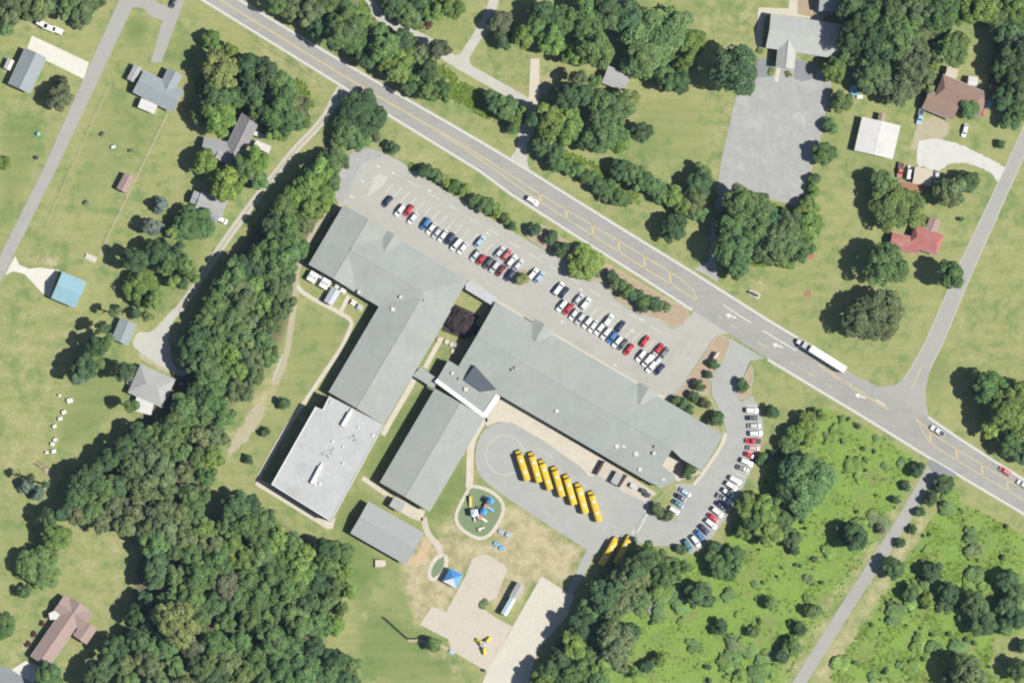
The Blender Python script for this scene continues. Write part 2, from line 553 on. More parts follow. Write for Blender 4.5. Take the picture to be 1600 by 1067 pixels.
TANS = [
    ([(770, 800), (800, 790), (915, 862), (880, 915), (845, 900), (790, 960), (760, 930), (790, 890), (740, 862), (770, 840)], 1.0),
    ([(655, 835), (700, 850), (740, 870), (700, 950), (650, 975), (625, 890)], .95),
    ([(700, 800), (722, 780), (712, 820), (745, 848), (770, 845), (790, 800), (800, 790), (840, 815), (800, 850), (760, 862), (738, 868), (705, 870), (690, 845)], .85),
    ([(662, 840), (640, 880), (660, 882), (676, 850)], 1.2),
    ([(30, 20), (75, 35), (60, 50), (20, 45)], .7),
    ([(0, 470), (150, 480), (120, 600), (70, 740), (0, 770)], .22),
    ([(110, 845), (220, 860), (205, 960), (150, 990)], .2),
    ([(1060, -10), (1190, -10), (1150, 130), (1110, 60)], .22),
    ([(1500, 330), (1600, 240), (1600, 600), (1470, 560)], .16),
    ([(700, 205), (790, 260), (1000, 395), (990, 405), (780, 270)], .25),
    ([(60, 393), (100, 400), (95, 415), (50, 415)], .8),
    ([(25, 440), (52, 450), (50, 462), (28, 448)], .8),
    ([(118, 205), (160, 130), (170, 132), (130, 215)], .25),
    ([(545, 960), (575, 955), (580, 970), (545, 965)], .8),
    ([(640, 1000), (680, 1012), (745, 1067), (725, 1067), (660, 1010)], .75),
    ([(565, 1045), (610, 1067), (570, 1067)], .7),
    ([(400, 60), (520, 125), (510, 140), (410, 85), (395, 78)], .5),
    ([(575, 210), (690, 250), (640, 258), (590, 232)], .4),
    ([(1180, 440), (1195, 440), (1186, 468), (1172, 462)], .9),
    ([(1440, 185), (1480, 180), (1480, 215), (1430, 225), (1415, 260), (1412, 235)], .7),
    ([(735, 40), (755, 10), (790, 15), (770, 35), (760, 60), (742, 62)], .7),
    ([(860, 100), (875, 105), (872, 135), (855, 158), (846, 160), (846, 105)], .6),
    ([(355, 172), (395, 170), (392, 186), (362, 182)], .9),
    ([(110, 835), (220, 850), (222, 862), (130, 845)], .6),
    ([(340, 345), (350, 358), (335, 372), (325, 360)], .7),
    ([(1285, 640), (1270, 665), (1215, 715), (1205, 690)], .35),
    ([(1385, 850), (1415, 855), (1405, 875), (1380, 872)], .8),
    ([(1370, 900), (1385, 905), (1375, 925), (1368, 915)], .8),
    ([(10, 1030), (60, 985), (62, 992), (25, 1040)], .7),
    ([(1165, -10), (1180, -10), (1150, 150), (1128, 240), (1110, 300), (1100, 300), (1124, 200), (1148, 110)], .55),
    ([(436, 545), (452, 550), (440, 600), (415, 640), (380, 690), (350, 725), (340, 715), (380, 660), (415, 600)], .7),
    ([(1402, 795), (1236, 1067), (1208, 1067), (1388, 790)], .6),
    ([(1436, 801), (1264, 1067), (1290, 1067), (1462, 800)], .6),
    ([(725, 775), (745, 770), (748, 780), (722, 800)], .5),
]
SOILS = [
    ([(505, 235), (530, 250), (520, 320), (465, 400), (455, 500), (430, 560), (345, 660), (325, 790), (230, 830), (215, 870), (200, 960),
      (130, 1067), (535, 1067), (505, 1000), (535, 890), (480, 840), (400, 790), (330, 830), (110, 810), (110, 760), (200, 670), (290, 560), (380, 370), (460, 270)], .75),
    ([(430, -10), (560, -10), (620, 60), (700, 110), (690, 150), (650, 140), (520, 70)], .6),
    ([(1325, -10), (1600, -10), (1600, 40), (1490, 40), (1450, 150), (1340, 140)], .7),
    ([(1560, 30), (1600, 30), (1600, 190), (1545, 130)], .7),
    ([(1110, 300), (1250, 330), (1270, 400), (1130, 430)], .6),
    ([(950, 880), (1000, 862), (970, 950), (905, 1067), (850, 1067), (866, 1012), (908, 950)], .5),
    ([(300, 130), (340, 100), (480, 130), (490, 180), (440, 215), (330, 205)], .6),
]
CELL = 3.0
gx = np.arange(-30, 1633, CELL)
gy = np.arange(-30, 1100, CELL)
GX, GY = np.meshgrid(gx, gy)


def zone(lst, k):
    a = np.zeros(GX.shape)
    for poly, w in lst: a = np.maximum(a, in_poly(GX, GY, poly) * w)
    return blur(a, k)


zone_rgb = [zone(LAWNS, 3), zone(FIELDS, 2), zone(TANS, 3), zone(SOILS, 3)]
far = [-16000, -7000, -3000, -1000, -250]
ax = np.concatenate([far, gx, [1850, 2600, 4600, 8600, 17600]])
ay = np.concatenate([far, gy, [1350, 2100, 4100, 8100, 17100]])
AX, AY = np.meshgrid(ax, ay)
nyv, nxv = AX.shape
co = np.zeros((nyv * nxv, 3))
co[:, 0] = ((AX - 800) * S).ravel()
co[:, 1] = ((533.5 - AY) * S).ravel()
idx = np.arange(nyv * nxv).reshape(nyv, nxv)
quads = np.stack([idx[1:, :-1], idx[1:, 1:], idx[:-1, 1:], idx[:-1, :-1]], -1).reshape(-1, 4)
gme = bpy.data.meshes.new('ground')
gme.vertices.add(len(co)); gme.vertices.foreach_set('co', co.ravel())
gme.loops.add(quads.size); gme.loops.foreach_set('vertex_index', quads.ravel())
gme.polygons.add(len(quads)); gme.polygons.foreach_set('loop_start', np.arange(0, quads.size, 4))
gme.update(calc_edges=True)
ca = gme.color_attributes.new('zone', 'FLOAT_COLOR', 'POINT')
arr = np.zeros((nyv, nxv, 4)); arr[..., 3] = 1
for k in range(3): arr[5:-5, 5:-5, k] = zone_rgb[k]
ca.data.foreach_set('color', arr.reshape(-1))
so = gme.attributes.new('soil', 'FLOAT', 'POINT')
sa = np.zeros((nyv, nxv)); sa[5:-5, 5:-5] = zone_rgb[3]
so.data.foreach_set('value', sa.ravel())
tag(obj('ground', gme, M['ground']), kind='structure')

# ------------------------------------------------------------------ the summer haze between aircraft and ground
hz_m = bpy.data.materials.new('summer_haze')
hz_m.use_nodes = True
hn = hz_m.node_tree
hn.nodes.remove(hn.nodes['Principled BSDF'])
pvn = hn.nodes.new('ShaderNodeVolumePrincipled')
pvn.inputs['Color'].default_value = (.48, .68, 1.0, 1)
pvn.inputs['Density'].default_value = 1.5e-5
pvn.inputs['Anisotropy'].default_value = 0.0
hn.links.new(pvn.outputs[0], hn.nodes['Material Output'].inputs['Volume'])
tag(obj('haze', MB().box(-4600, 4600, -4600, 4600, -1.5, HC + 60).mesh('haze'), hz_m), 'thin bluish summer haze over the whole site', None, None, 'stuff')

# ------------------------------------------------------------------ roads, drives, lots
NORTH = [(290, -51), (372, 0), (400, 17), (500, 77), (600, 136), (700, 193), (760, 228), (825, 267), (950, 345), (1080, 425), (1200, 501), (1260, 537), (1322, 577)]
NORTH2 = [(1450, 652), (1490, 680), (1550, 719), (1610, 756), (1700, 812)]
SOUTH = [(235, -51), (317, 0), (400, 51), (500, 113), (600, 175), (680, 224), (750, 267), (800, 304), (900, 368), (1000, 431), (1082, 484), (1200, 561), (1350, 651), (1450, 713), (1600, 802), (1700, 862)]
main_road = sheet('main_road', NORTH + [(1345, 592), (1372, 604), (1395, 618), (1430, 640)] + NORTH2 + SOUTH[::-1], .06, M['road'])
SHOULDER = M['kerb']
for nm, pl in (('edge_line', NORTH), ('edge_line', NORTH2), ('edge_line', SOUTH[:11]), ('edge_line', SOUTH[11:])):
    obj(nm, strip_mesh(pl, .34, .068, .0, None, 0).mesh(nm), M['white_paint'], main_road)
for off, (a, b) in ((10, ('N', NORTH)), (10, ('N', NORTH2)), (-9, ('S', SOUTH[:11])), (-9, ('S', SOUTH[11:]))):
    pl = [(x + (.7 if off > 0 else -.7), y - (1.2 if off > 0 else -1.2)) for x, y in b]
    obj('shoulder', strip_mesh(pl, .8, .05, -.05, None, 0).mesh('shoulder'), M['gravel'], main_road)


def lerp_line(px, t):
    for (a, b) in zip(px, px[1:]):
        if a[0] <= t <= b[0]:
            k = (t - a[0]) / (b[0] - a[0])
            return a[1] + (b[1] - a[1]) * k


def cross_line(x0, x1, f0, f1, step=25):
    """line across the carriageway: fraction from the north edge to the south edge"""
    out = []
    n = max(2, int((x1 - x0) / step) + 1)
    allN = NORTH + [(1450, 652)] + NORTH2[1:]
    for i in range(n):
        x = x0 + (x1 - x0) * i / (n - 1)
        f = f0 + (f1 - f0) * i / (n - 1)
        yn, ys = lerp_line(allN, x), lerp_line(SOUTH, x)
        out.append((x, yn + (ys - yn) * f))
    return out


def marking(name, px, w, mat, parent=main_road, z=.069):
    return obj(name, strip_mesh(px, w, z, .03, None, 0).mesh(name), mat, parent)


YP = M['yellow_paint']
def multi(fr):
    out = []
    for (x0, f0), (x1, f1) in zip(fr, fr[1:]): out += cross_line(x0, x1, f0, f1)[(1 if out else 0):]
    return out


for f in (-.024, .024): marking('centre_line', multi([(300, .52 + f), (560, .54 + f), (690, .48 + f)]), .22, YP)
UP, LOW = [(690, .46), (845, .455), (1006, .37), (1066, .36)], [(690, .53), (845, .69), (1006, .70), (1092, .66)]
marking('median_line', multi(UP), .34, YP)
marking('median_line', multi(LOW), .34, YP)
marking('median_line', [(1066, 438), (1082, 452), (1090, 470)], .3, YP)


def frac(fr, x):
    for (x0, f0), (x1, f1) in zip(fr, fr[1:]):
        if x0 <= x <= x1: return f0 + (f1 - f0) * (x - x0) / (x1 - x0)


for x in (843, 884, 925, 966, 1006, 1046):
    marking('hatch_bar', [(x, cross_line(x, x + 1, frac(UP, x), .5)[0][1]), (x + 2, cross_line(x + 2, x + 3, frac(LOW, x), .5)[0][1])], .6, YP)
for f in (.33, .375): marking('centre_line', cross_line(1278, 1388, f, f + .06), .24, YP)
UP2, LOW2 = [(1431, .20), (1453, .33), (1500, .33), (1600, .28)], [(1431, .22), (1453, .63), (1500, .63), (1600, .60)]
marking('median_line', multi(UP2), .3, YP)
marking('median_line', multi(LOW2), .3, YP)
for x in (1453, 1494, 1534, 1574):
    marking('hatch_bar', [(x, cross_line(x, x + 1, frac(UP2, x), .5)[0][1]), (x + 1, cross_line(x + 1, x + 2, frac(LOW2, x), .5)[0][1])], .55, YP)
WP = M['white_paint']
for (x0, x1) in ((1130, 1174), (1192, 1245), (1315, 1330), (1368, 1384)):
    marking('turn_lane_line', cross_line(x0, x1, .34, .34), .3, WP)
for (x0, x1) in ((1121, 1128), (1143, 1152), (1184, 1198), (1235, 1240), (1262, 1272), (1290, 1300)):
    marking('lane_dash', cross_line(x0, x1, .72, .72), .3, M['yellow_paint'])


def turn_arrow(px, py, rz, parent, k=1.0, z=.07):
    mb = MB()
    p = [(-1.5, -.17), (.5, -.17), (.5, -.75), (1.8, 0.1), (.5, .95), (.5, .25), (-1.5, .25)]
    x, y = P(px, py)
    ca_, sa_ = math.cos(rz), math.sin(rz)
    prism([(x + (a * ca_ - b * sa_) * k, y + (a * sa_ + b * ca_) * k) for a, b in p], .04, z, None, mb)
    return obj('turn_arrow', mb.mesh('turn_arrow'), WP, parent)


for (ax_, ay_) in ((1143, 494), (1216, 540), (1345, 619)): turn_arrow(ax_, ay_, R(160), main_road, 1.2)

left_road = sheet('side_road', [(193, -30), (186, 0), (126, 133), (66, 267), (0, 400), (-20, 432), (-20, 478), (0, 442), (25, 392), (87, 267), (150, 133), (212, 2), (228, -30)], .05, M['lane'])
sheet('house_drive', [(205, -10), (236, -10), (246, 6), (262, 10), (274, -10), (292, -10), (272, 45), (252, 98), (235, 98), (254, 32), (236, 27), (224, 13), (206, 12)], .055, M['lane'])
right_road = sheet('east_road', [(1640, 110), (1600, 197), (1570, 264), (1497, 417), (1446, 534), (1425, 572), (1412, 592), (1398, 602), (1372, 604), (1345, 590), (1400, 660), (1452, 655), (1447, 630), (1446, 609), (1453, 579), (1474, 534), (1512, 442), (1590, 267), (1625, 190), (1660, 110)], .052, M['lane'])
for pl in ([(1600, 197), (1570, 264), (1497, 417), (1446, 534), (1425, 572), (1412, 592)], [(1452, 579), (1474, 534), (1512, 442), (1590, 267), (1625, 190)]):
    obj('edge_line', strip_mesh(pl, .3, .060, .0, None, 0).mesh('edge_line'), M['worn_paint'], right_road)
obj('centre_line', strip_mesh([(1424, 608), (1440, 572)], .35, .060, .0, None, 0).mesh('centre_line'), YP, right_road)
lane = sheet('narrow_lane', [(1447, 731), (1420, 778), (1407, 801), (1322, 932), (1237, 1067), (1210, 1110), (1232, 1110), (1260, 1067), (1345, 932), (1430, 801), (1448, 768), (1468, 742), (1480, 738), (1462, 722)], .05, M['lane'])
sheet('lane_mouth', [(1452, 714), (1478, 728), (1500, 742), (1470, 745), (1450, 733)], .057, M['dark_asphalt'], 1)
TRACK = [(536, 132), (530, 143), (522, 155), (511, 180), (490, 205), (462, 233), (438, 263), (400, 310), (355, 372), (325, 417), (290, 472), (262, 502)]
track = ribbon('dirt_track', TRACK, 2.9, .015, M['dirt'], 2)
tw = [P(*p) for p in smooth_pts(TRACK, 2, False)]
for off in (-.85, .85):
    rut = [Vector(a) for a in offset_line(tw, off)[0]]
    obj('wheel_rut', strip_mesh([tuple(a) for a in rut], .85, .022, -.03, None, 0, True).mesh('wheel_rut'), M['gravel'], track)
sheet('track_mouth', [(527, 138), (555, 150), (540, 158), (523, 170), (516, 166)], .03, M['gravel'], 1)
sheet('gravel_yard', [(272, 480), (280, 486), (262, 520), (265, 545), (272, 575), (290, 580), (290, 588), (268, 582), (232, 560), (214, 547), (206, 535), (214, 518), (236, 520), (255, 500)], .03, M['gravel'], 1, rough=1.1)
sheet('garden_path', [(218, 549), (232, 553), (258, 572), (275, 580), (262, 584), (240, 572), (218, 560)], .022, M['dirt'], 1, rough=1.1)
farm_drive = ribbon('farm_drive', [(572, -14), (576, 4), (590, 22), (612, 41), (637, 50), (670, 66), (700, 90), (725, 105), (762, 126), (800, 147), (828, 163)], 3.6, .03, M['gravel'], 2)
ribbon('farm_drive_branch', [(722, 98), (728, 84), (747, 55), (765, 25), (776, -14)], 3.4, .034, M['gravel'], 2)
sheet('farm_drive_fork', [(700, 84), (716, 88), (728, 74), (736, 80), (732, 96), (745, 112), (730, 114), (700, 100)], .037, M['gravel'], 1)
sheet('concrete_path', [(829, 92), (843, 92), (843, 162), (827, 165), (826, 158)], .04, M['concrete'])
sheet('wood_drive', [(812, 158), (840, 160), (838, 200), (822, 225), (824, 255), (832, 272), (795, 249), (806, 235), (815, 190)], .036, M['gravel'], rough=1.1)
church_lot = sheet('church_lot', [(1150, 152), (1180, 125), (1195, 98), (1215, 104), (1240, 108), (1246, 90), (1258, 97), (1278, 108), (1300, 125), (1296, 150), (1290, 175), (1284, 210), (1276, 240), (1262, 285), (1245, 322), (1205, 312), (1150, 300), (1132, 310), (1128, 350), (1118, 400), (1122, 441), (1085, 420), (1108, 408), (1112, 350), (1120, 295), (1128, 245)], .04, M['old_lot'])
sheet('church_forecourt', [(1243, 92), (1258, 97), (1276, 108), (1275, 122), (1252, 128), (1240, 122)], .046, M['dark_asphalt'])
sheet('church_side_court', [(1182, 92), (1202, 92), (1208, 105), (1206, 120), (1186, 122), (1180, 110)], .046, M['dark_asphalt'])
for k in range(14):
    t = k / 13
    x, y = 1286 - 38 * t, 165 + 140 * t
    obj('parking_line', strip_mesh([(x - 14, y - 3), (x - 2, y)], .12, .046, .03, None, 0).mesh('parking_line'), M['worn_paint'], church_lot)
for k in range(12):
    t = k / 11
    x, y = 1152 - 26 * t, 160 + 120 * t
    obj('parking_line', strip_mesh([(x + 3, y + 1), (x + 17, y + 3)], .12, .046, .03, None, 0).mesh('parking_line'), M['worn_paint'], church_lot)
sheet('church_walk', [(1185, 12), (1232, 14), (1234, -10), (1246, -10), (1246, 22), (1273, 28), (1274, -10), (1282, -10), (1286, 14), (1315, 18), (1315, 24), (1287, 26), (1286, 38), (1270, 36), (1262, 29), (1205, 22), (1195, 26), (1190, 74), (1180, 74), (1183, 30)], .1, M['concrete'])
sheet('church_front_walk', [(1214, 104), (1220, 105), (1216, 128), (1209, 128)], .1, M['pale_concrete'])
sheet('church_bed', [(1246, -4), (1272, -4), (1272, 26), (1246, 21)], .06, M['mulch'])

front_lot = sheet('front_car_park', smooth_pts([(537, 252), (552, 236), (570, 231), (592, 236), (620, 250)], 1, False) +
                  [(647, 265), (700, 299), (760, 338), (800, 362), (870, 402), (917, 440), (945, 440), (960, 467), (995, 490), (1030, 499), (1050, 514), (1066, 508), (1078, 494), (1086, 484), (1116, 505), (1148, 522),
                   (1128, 522), (1114, 530), (1102, 548), (1074, 590), (1056, 614), (1045, 626), (1020, 616), (960, 582), (880, 534), (800, 487), (770, 470), (735, 447), (700, 424), (612, 372), (545, 332), (530, 322), (522, 302), (524, 282)], .04, M['lot'])
LP = M['pale_concrete']
sheet('turnaround_apron', [(537, 252), (552, 236), (570, 231), (592, 236), (602, 243), (588, 250), (572, 251), (560, 262), (552, 285), (540, 310), (530, 322), (522, 302), (526, 275)], .05, M['old_lot'], 1)
PL = M['white_paint']
line_me = None


def stall(px, py, dx, dy, ln, parent, w=.17, mat=None):
    l = math.hypot(dx, dy)
    return obj('parking_line', strip_mesh([(px - dx / l * ln / 2, py - dy / l * ln / 2), (px + dx / l * ln / 2, py + dy / l * ln / 2)], w, .046, .02, None, 0).mesh('parking_line'), mat or PL, parent)


for i in range(21):
    x = 585 + i * 11.9
    if not (812 < x < 830): stall(x, 300 + (x - 618) * .60, .66, -.75, 20, front_lot)
for i in range(20):
    x = 598 + i * 11.0
    stall(x, 329 + (x - 618) * .60, .66, -.75, 17, front_lot, .11, M['worn_paint'])
for i in range(17):
    x = 862 + i * 11.0
    stall(x, 451 + (x - 866) * .59, .66, -.75, 20, front_lot)
for i in range(14):
    x = 868 + i * 11.4
    stall(x, 478 + (x - 872) * .63, .66, -.75, 17, front_lot, .11, M['worn_paint'])
for i in range(13):
    x = 646 + i * 31.5
    stall(x, 288 + (x - 646) * .598, .86, .51, 20, front_lot, .15)
for (x, y) in ((590, 260), (616, 271), (566, 283), (551, 308), (672, 298), (763, 365), (907, 452), (990, 518), (1004, 500), (962, 571), (880, 503)):
    turn_arrow(x, y, R(random.choice((150, -30))), front_lot, .55, .047)
obj('hatched_island', prism([P(*p) for p in ((592, 271), (606, 277), (600, 288), (586, 300), (572, 309), (580, 292))], .02, .0475).mesh('hatched_island'), M['worn_paint'], front_lot)
for (a, b) in (((1086, 522), (1064, 560)), ((1098, 527), (1078, 558)), ((1092, 500), (1082, 515))):
    stall((a[0] + b[0]) / 2, (a[1] + b[1]) / 2, b[0] - a[0], b[1] - a[1], math.dist(a, b), front_lot, .2, M['worn_paint'])
east_drive = sheet('east_drive', [(1140, 528), (1195, 560), (1172, 563), (1163, 585), (1150, 612), (1157, 628), (1176, 618), (1188, 640), (1193, 668), (1190, 692), (1176, 730), (1158, 768), (1145, 792), (1132, 812), (1104, 850), (1080, 864), (1058, 853), (1017, 852), (1000, 848), (975, 846), (985, 800), (1010, 790), (1016, 803), (1035, 815), (1058, 812), (1050, 790), (1046, 772), (1058, 754), (1088, 756), (1100, 736), (1128, 696), (1135, 674), (1130, 654), (1112, 616), (1112, 592), (1127, 569), (1140, 541)], .044, M['bus_lot'])
EASTCARS = []
for i in range(10):
    y = 634 + i * 11.5
    x = 1177 + 4 * math.sin((y - 634) / 110 * math.pi) - max(0, (y - 690)) * .33
    d = (1, .0) if y < 700 else (1, .35)
    stall(x, y, d[0], d[1], 20, east_drive)
for i in range(12):
    t = i / 11
    stall(1157 - 84 * t, 742 + 112 * t, 1, .45 + t * .8, 19, east_drive)
bus_lot = sheet('bus_loop', smooth_pts([(800, 660), (778, 660), (760, 667), (747, 686), (741, 716), (748, 742), (768, 760), (800, 783)], 1, False) + [(830, 803), (875, 832), (917, 858), (888, 920), (895, 928), (908, 905), (928, 868), (945, 850), (985, 841), (1008, 800), (1018, 776), (1007, 784), (975, 769), (932, 741), (921, 745), (907, 729), (850, 689)], .042, M['bus_lot'])
ring = [(789 + 30 * math.cos(t * math.pi / 24), 711 + 31 * math.sin(t * math.pi / 24)) for t in range(2, 47)]
obj('loop_line', strip_mesh(ring, .35, .0475, .02, None, 0).mesh('loop_line'), M['worn_paint'], bus_lot)
for (a, b) in (((1014, 788), (992, 828)), ((1018, 791), (996, 832)), ((1007, 800), (986, 838))):
    stall((a[0] + b[0]) / 2, (a[1] + b[1]) / 2, b[0] - a[0], b[1] - a[1], math.dist(a, b), bus_lot, .3)
for (a, b) in (((800, 682), (812, 690)), ((838, 700), (866, 716)), ((905, 752), (918, 761)), ((845, 795), (870, 812))):
    stall((a[0] + b[0]) / 2, (a[1] + b[1]) / 2, b[0] - a[0], b[1] - a[1], math.dist(a, b), bus_lot, .25, M['worn_paint'])

# drives and slabs of the houses
sheet('cream_driveway', [(50, 56), (139, 98), (131, 124), (72, 95), (42, 77)], .045, M['bright_concrete'])
sheet('barn_driveway', [(24, 400), (30, 414), (45, 420), (62, 418), (92, 422), (78, 464), (66, 458), (55, 446), (38, 428), (20, 424), (8, 430), (16, 414)], .045, M['bright_concrete'])
sheet('gravel_drive', [(1434, 222), (1445, 217), (1470, 218), (1500, 225), (1530, 240), (1562, 256), (1572, 264), (1560, 288), (1550, 270), (1515, 256), (1485, 254), (1472, 265), (1456, 270), (1446, 260), (1432, 262)], .035, M['white_gravel'], 1, rough=1.1)
sheet('parking_pad', [(1440, 188), (1482, 186), (1483, 216), (1436, 224), (1428, 240), (1425, 215)], .02, M['dirt'], 1, rough=1.1)
sheet('brick_house_driveway', [(40, 1032), (68, 1043), (52, 1067), (18, 1046)], .045, M['bright_concrete'])
sheet('lower_road', [(-20, 1036), (0, 1040), (20, 1046), (52, 1068), (40, 1090), (-20, 1090)], .04, M['dark_asphalt'])
sheet('pale_court', [(846, 900), (897, 931), (886, 962), (842, 1012), (832, 1040), (822, 1085), (745, 1085), (760, 1052), (800, 980)], .05, M['pale_concrete'])
sheet('sandy_court', [(738, 872), (747, 867), (762, 866), (790, 884), (792, 890), (776, 932), (752, 948), (775, 965), (800, 978), (762, 1050), (750, 1042), (705, 1016), (700, 998), (676, 986), (656, 975), (675, 947), (697, 956), (708, 935), (728, 898)], .045, M['court'])
sheet('schoolyard_drive', [(917, 858), (930, 866), (908, 906), (894, 930), (886, 922)], .046, M['bus_lot'])
ribbon('field_footpath', [(705, 1018), (690, 1008), (660, 1000), (637, 1000)], 1.2, .02, M['dirt'])
slab = sheet('lone_slab', [(1003, 942), (1013, 941), (1024, 948), (1029, 958), (1022, 963), (1010, 955)], .5, M['roof_purple_grey'], 1)

M['bare_soil'] = mottled('bare_soil', (.43, .325, .205), .08, .95, .4, 2.0)
sheet('bare_soil', [(664, 838), (673, 846), (668, 866), (656, 886), (638, 886), (650, 870)], .012, M['bare_soil'], 1, rough=1.6)
# school walks
sheet('gravel_patch', [(440, 552), (448, 558), (442, 582), (432, 602), (424, 596), (432, 575)], .03, M['gravel'], 1, rough=1.4)
sheet('gravel_patch', [(396, 632), (414, 628), (411, 650), (392, 682), (366, 708), (352, 708), (362, 690), (380, 660)], .03, M['dirt'], 1, rough=2.4)
WALK = .12
walks = [
    ('bus_walk', [(775, 619), (800, 628), (945, 719), (932, 741), (921, 745), (907, 729), (850, 689), (800, 660), (778, 659), (760, 666), (757, 650)], M['concrete']),
    ('service_yard', [(946, 720), (1027, 771), (1018, 776), (1007, 784), (975, 769), (932, 741)], M['court']),
    ('notch_terrace', [(1032, 724), (1044, 707), (1096, 738), (1078, 745), (1058, 752)], M['concrete']),
    ('gym_walk', [(398, 757), (403, 748), (424, 757), (517, 816), (525, 806), (520, 826), (510, 826)], M['concrete']),
]
for n_w, px, mt in walks: sheet(n_w, px, WALK, mt)
ribs = [
    ('west_path', [(533, 322), (498, 346), (468, 410), (462, 430), (464, 446), (456, 500), (447, 560), (430, 600)], 2.2, M['dirt']),
    ('wing_walk', [(464, 446), (475, 460), (530, 488), (551, 501), (546, 516), (535, 541), (507, 582), (482, 619), (460, 650), (442, 677), (404, 745)], 1.5, M['concrete']),
    ('link_walk', [(533, 486), (545, 462)], 1.6, M['concrete']),
    ('strip_walk', [(648, 590), (640, 606), (606, 664), (598, 680)], 2.0, M['concrete']),
    ('gym_side_walk', [(566, 746), (612, 778)], 1.7, M['concrete']),
    ('wing_end_walk', [(616, 778), (640, 800), (662, 806)], 4.0, M['concrete']),
    ('loop_walk', [(758, 652), (744, 674), (736, 692), (734, 720), (734, 745), (733, 762)], 2.6, M['concrete']),
    ('courtyard_walk', [(690, 527), (680, 545), (664, 575)], 1.8, M['concrete']),
    ('yard_path', [(662, 808), (664, 822), (671, 838), (685, 852), (688, 864)], 2.2, M['court']),
    ('north_kerb_walk', [(612, 372), (700, 424), (735, 446)], 1.4, M['concrete']),
    ('lot_edge_walk', [(775, 472), (880, 533), (1020, 615), (1045, 626)], 1.6, M['concrete']),
    ('east_kerb_walk', [(1134, 676), (1127, 697), (1098, 740), (1084, 757)], 1.3, M['concrete']),
]
for n_w, px, w, mt in ribs: ribbon(n_w, px, w, (.030 if mt is M['gravel'] else .041 if mt is M['dirt'] else WALK), mt, 1)


def loop_kerb(name, px, mat, w=.3, h=.16, it=1, parent=None):
    pts = smooth_pts(px, it)
    pts = pts + [pts[0]]
    return obj(name, strip_mesh(pts, w, h, -.05, None, 0).mesh(name), mat, parent)


def bed(name, px, mat, it=1, kw=.22, h=.12):
    b = sheet(name, px, h, mat, it)
    loop_kerb('kerb', px, M['kerb'], kw, h + .04, it, b)
    return b


bed('hedge_bed', [(815, 366), (870, 400), (895, 425), (917, 438), (945, 438), (962, 466), (996, 489), (1030, 498), (1050, 512), (1067, 507), (1078, 491), (1070, 480), (1040, 466), (1000, 442), (962, 420), (940, 410), (905, 388), (870, 368), (845, 350), (825, 352)], M['mulch'], 1)
bed('sign_bed', [(1116, 528), (1126, 523), (1142, 532), (1138, 545), (1124, 570), (1110, 592), (1109, 616), (1090, 612), (1060, 628), (1050, 622), (1074, 592), (1100, 555)], M['mulch'], 1)
bed('corner_lawn', [(1052, 628), (1090, 614), (1108, 618), (1127, 654), (1131, 674), (1128, 677)], M['ground'], 0)
bed('drive_bed', [(1160, 596), (1170, 575), (1174, 566), (1178, 590), (1172, 606), (1175, 616), (1156, 625), (1150, 612)], M['mulch'], 1)
bed('lot_tree_bed', [(818, 418), (826, 424), (826, 440), (812, 450), (804, 444), (806, 430)], M['mulch'], 1)
bed('tree_island', [(1052, 756), (1060, 762), (1048, 776), (1052, 790), (1058, 810), (1036, 813), (1016, 802), (1022, 786)], M['ground'], 1)
sheet('court_mulch', [(711, 475), (750, 493), (727, 531), (689, 516)], .05, M['dark_mulch'])
play = sheet('play_area', [(734, 760), (752, 762), (770, 770), (784, 784), (786, 800), (775, 820), (760, 838), (744, 839), (718, 822), (712, 806), (722, 785), (730, 772)], .05, M['rubber'], 1)
loop_kerb('ring_walk', [(734, 759), (752, 761), (770, 769), (785, 783), (787, 800), (776, 822), (761, 840), (743, 841), (717, 824), (711, 806), (721, 784), (729, 770)], M['concrete'], 1.25, .1, 1, play)
oval = [(684 + 17.5 * math.cos(t) * math.cos(R(-64)) - 8.5 * math.sin(t) * math.sin(R(-64)), 886 + 17.5 * math.cos(t) * math.sin(R(-64)) + 8.5 * math.sin(t) * math.cos(R(-64))) for t in [i * math.pi / 10 for i in range(20)]]
ov = sheet('oval_garden', oval, .05, M['rubber'])
loop_kerb('ring_walk', [(684 + (x - 684) * 1.25, 886 + (y - 886) * 1.17) for x, y in oval], M['concrete'], 1.5, .1, 0, ov)
for (x, y) in ((1267, 400), (1262, 459)):
    c = [(x + 6 * math.cos(t * .7), y + 6 * math.sin(t * .7)) for t in range(9)]
    sheet('flower_bed', c, .04, M['roof_orange'])

# ------------------------------------------------------------------ buildings
def uv(ang):
    a = R(ang)
    return Vector((math.cos(a), -math.sin(a))), Vector((-math.sin(a), -math.cos(a)))   # along, and to its right (down the plan)


win_cache = {}


def window_mesh(w, h):
    if (w, h) not in win_cache:
        mb = MB()
        mb.box(-w / 2, w / 2, -.05, .06, -h / 2, h / 2, 0)
        mb.box(-w / 2 + .08, w / 2 - .08, .06, .075, -h / 2 + .08, h / 2 - .08, 1)
        win_cache[(w, h)] = mb.mesh('window', [M['white_trim'], M['glass']])
    return win_cache[(w, h)]


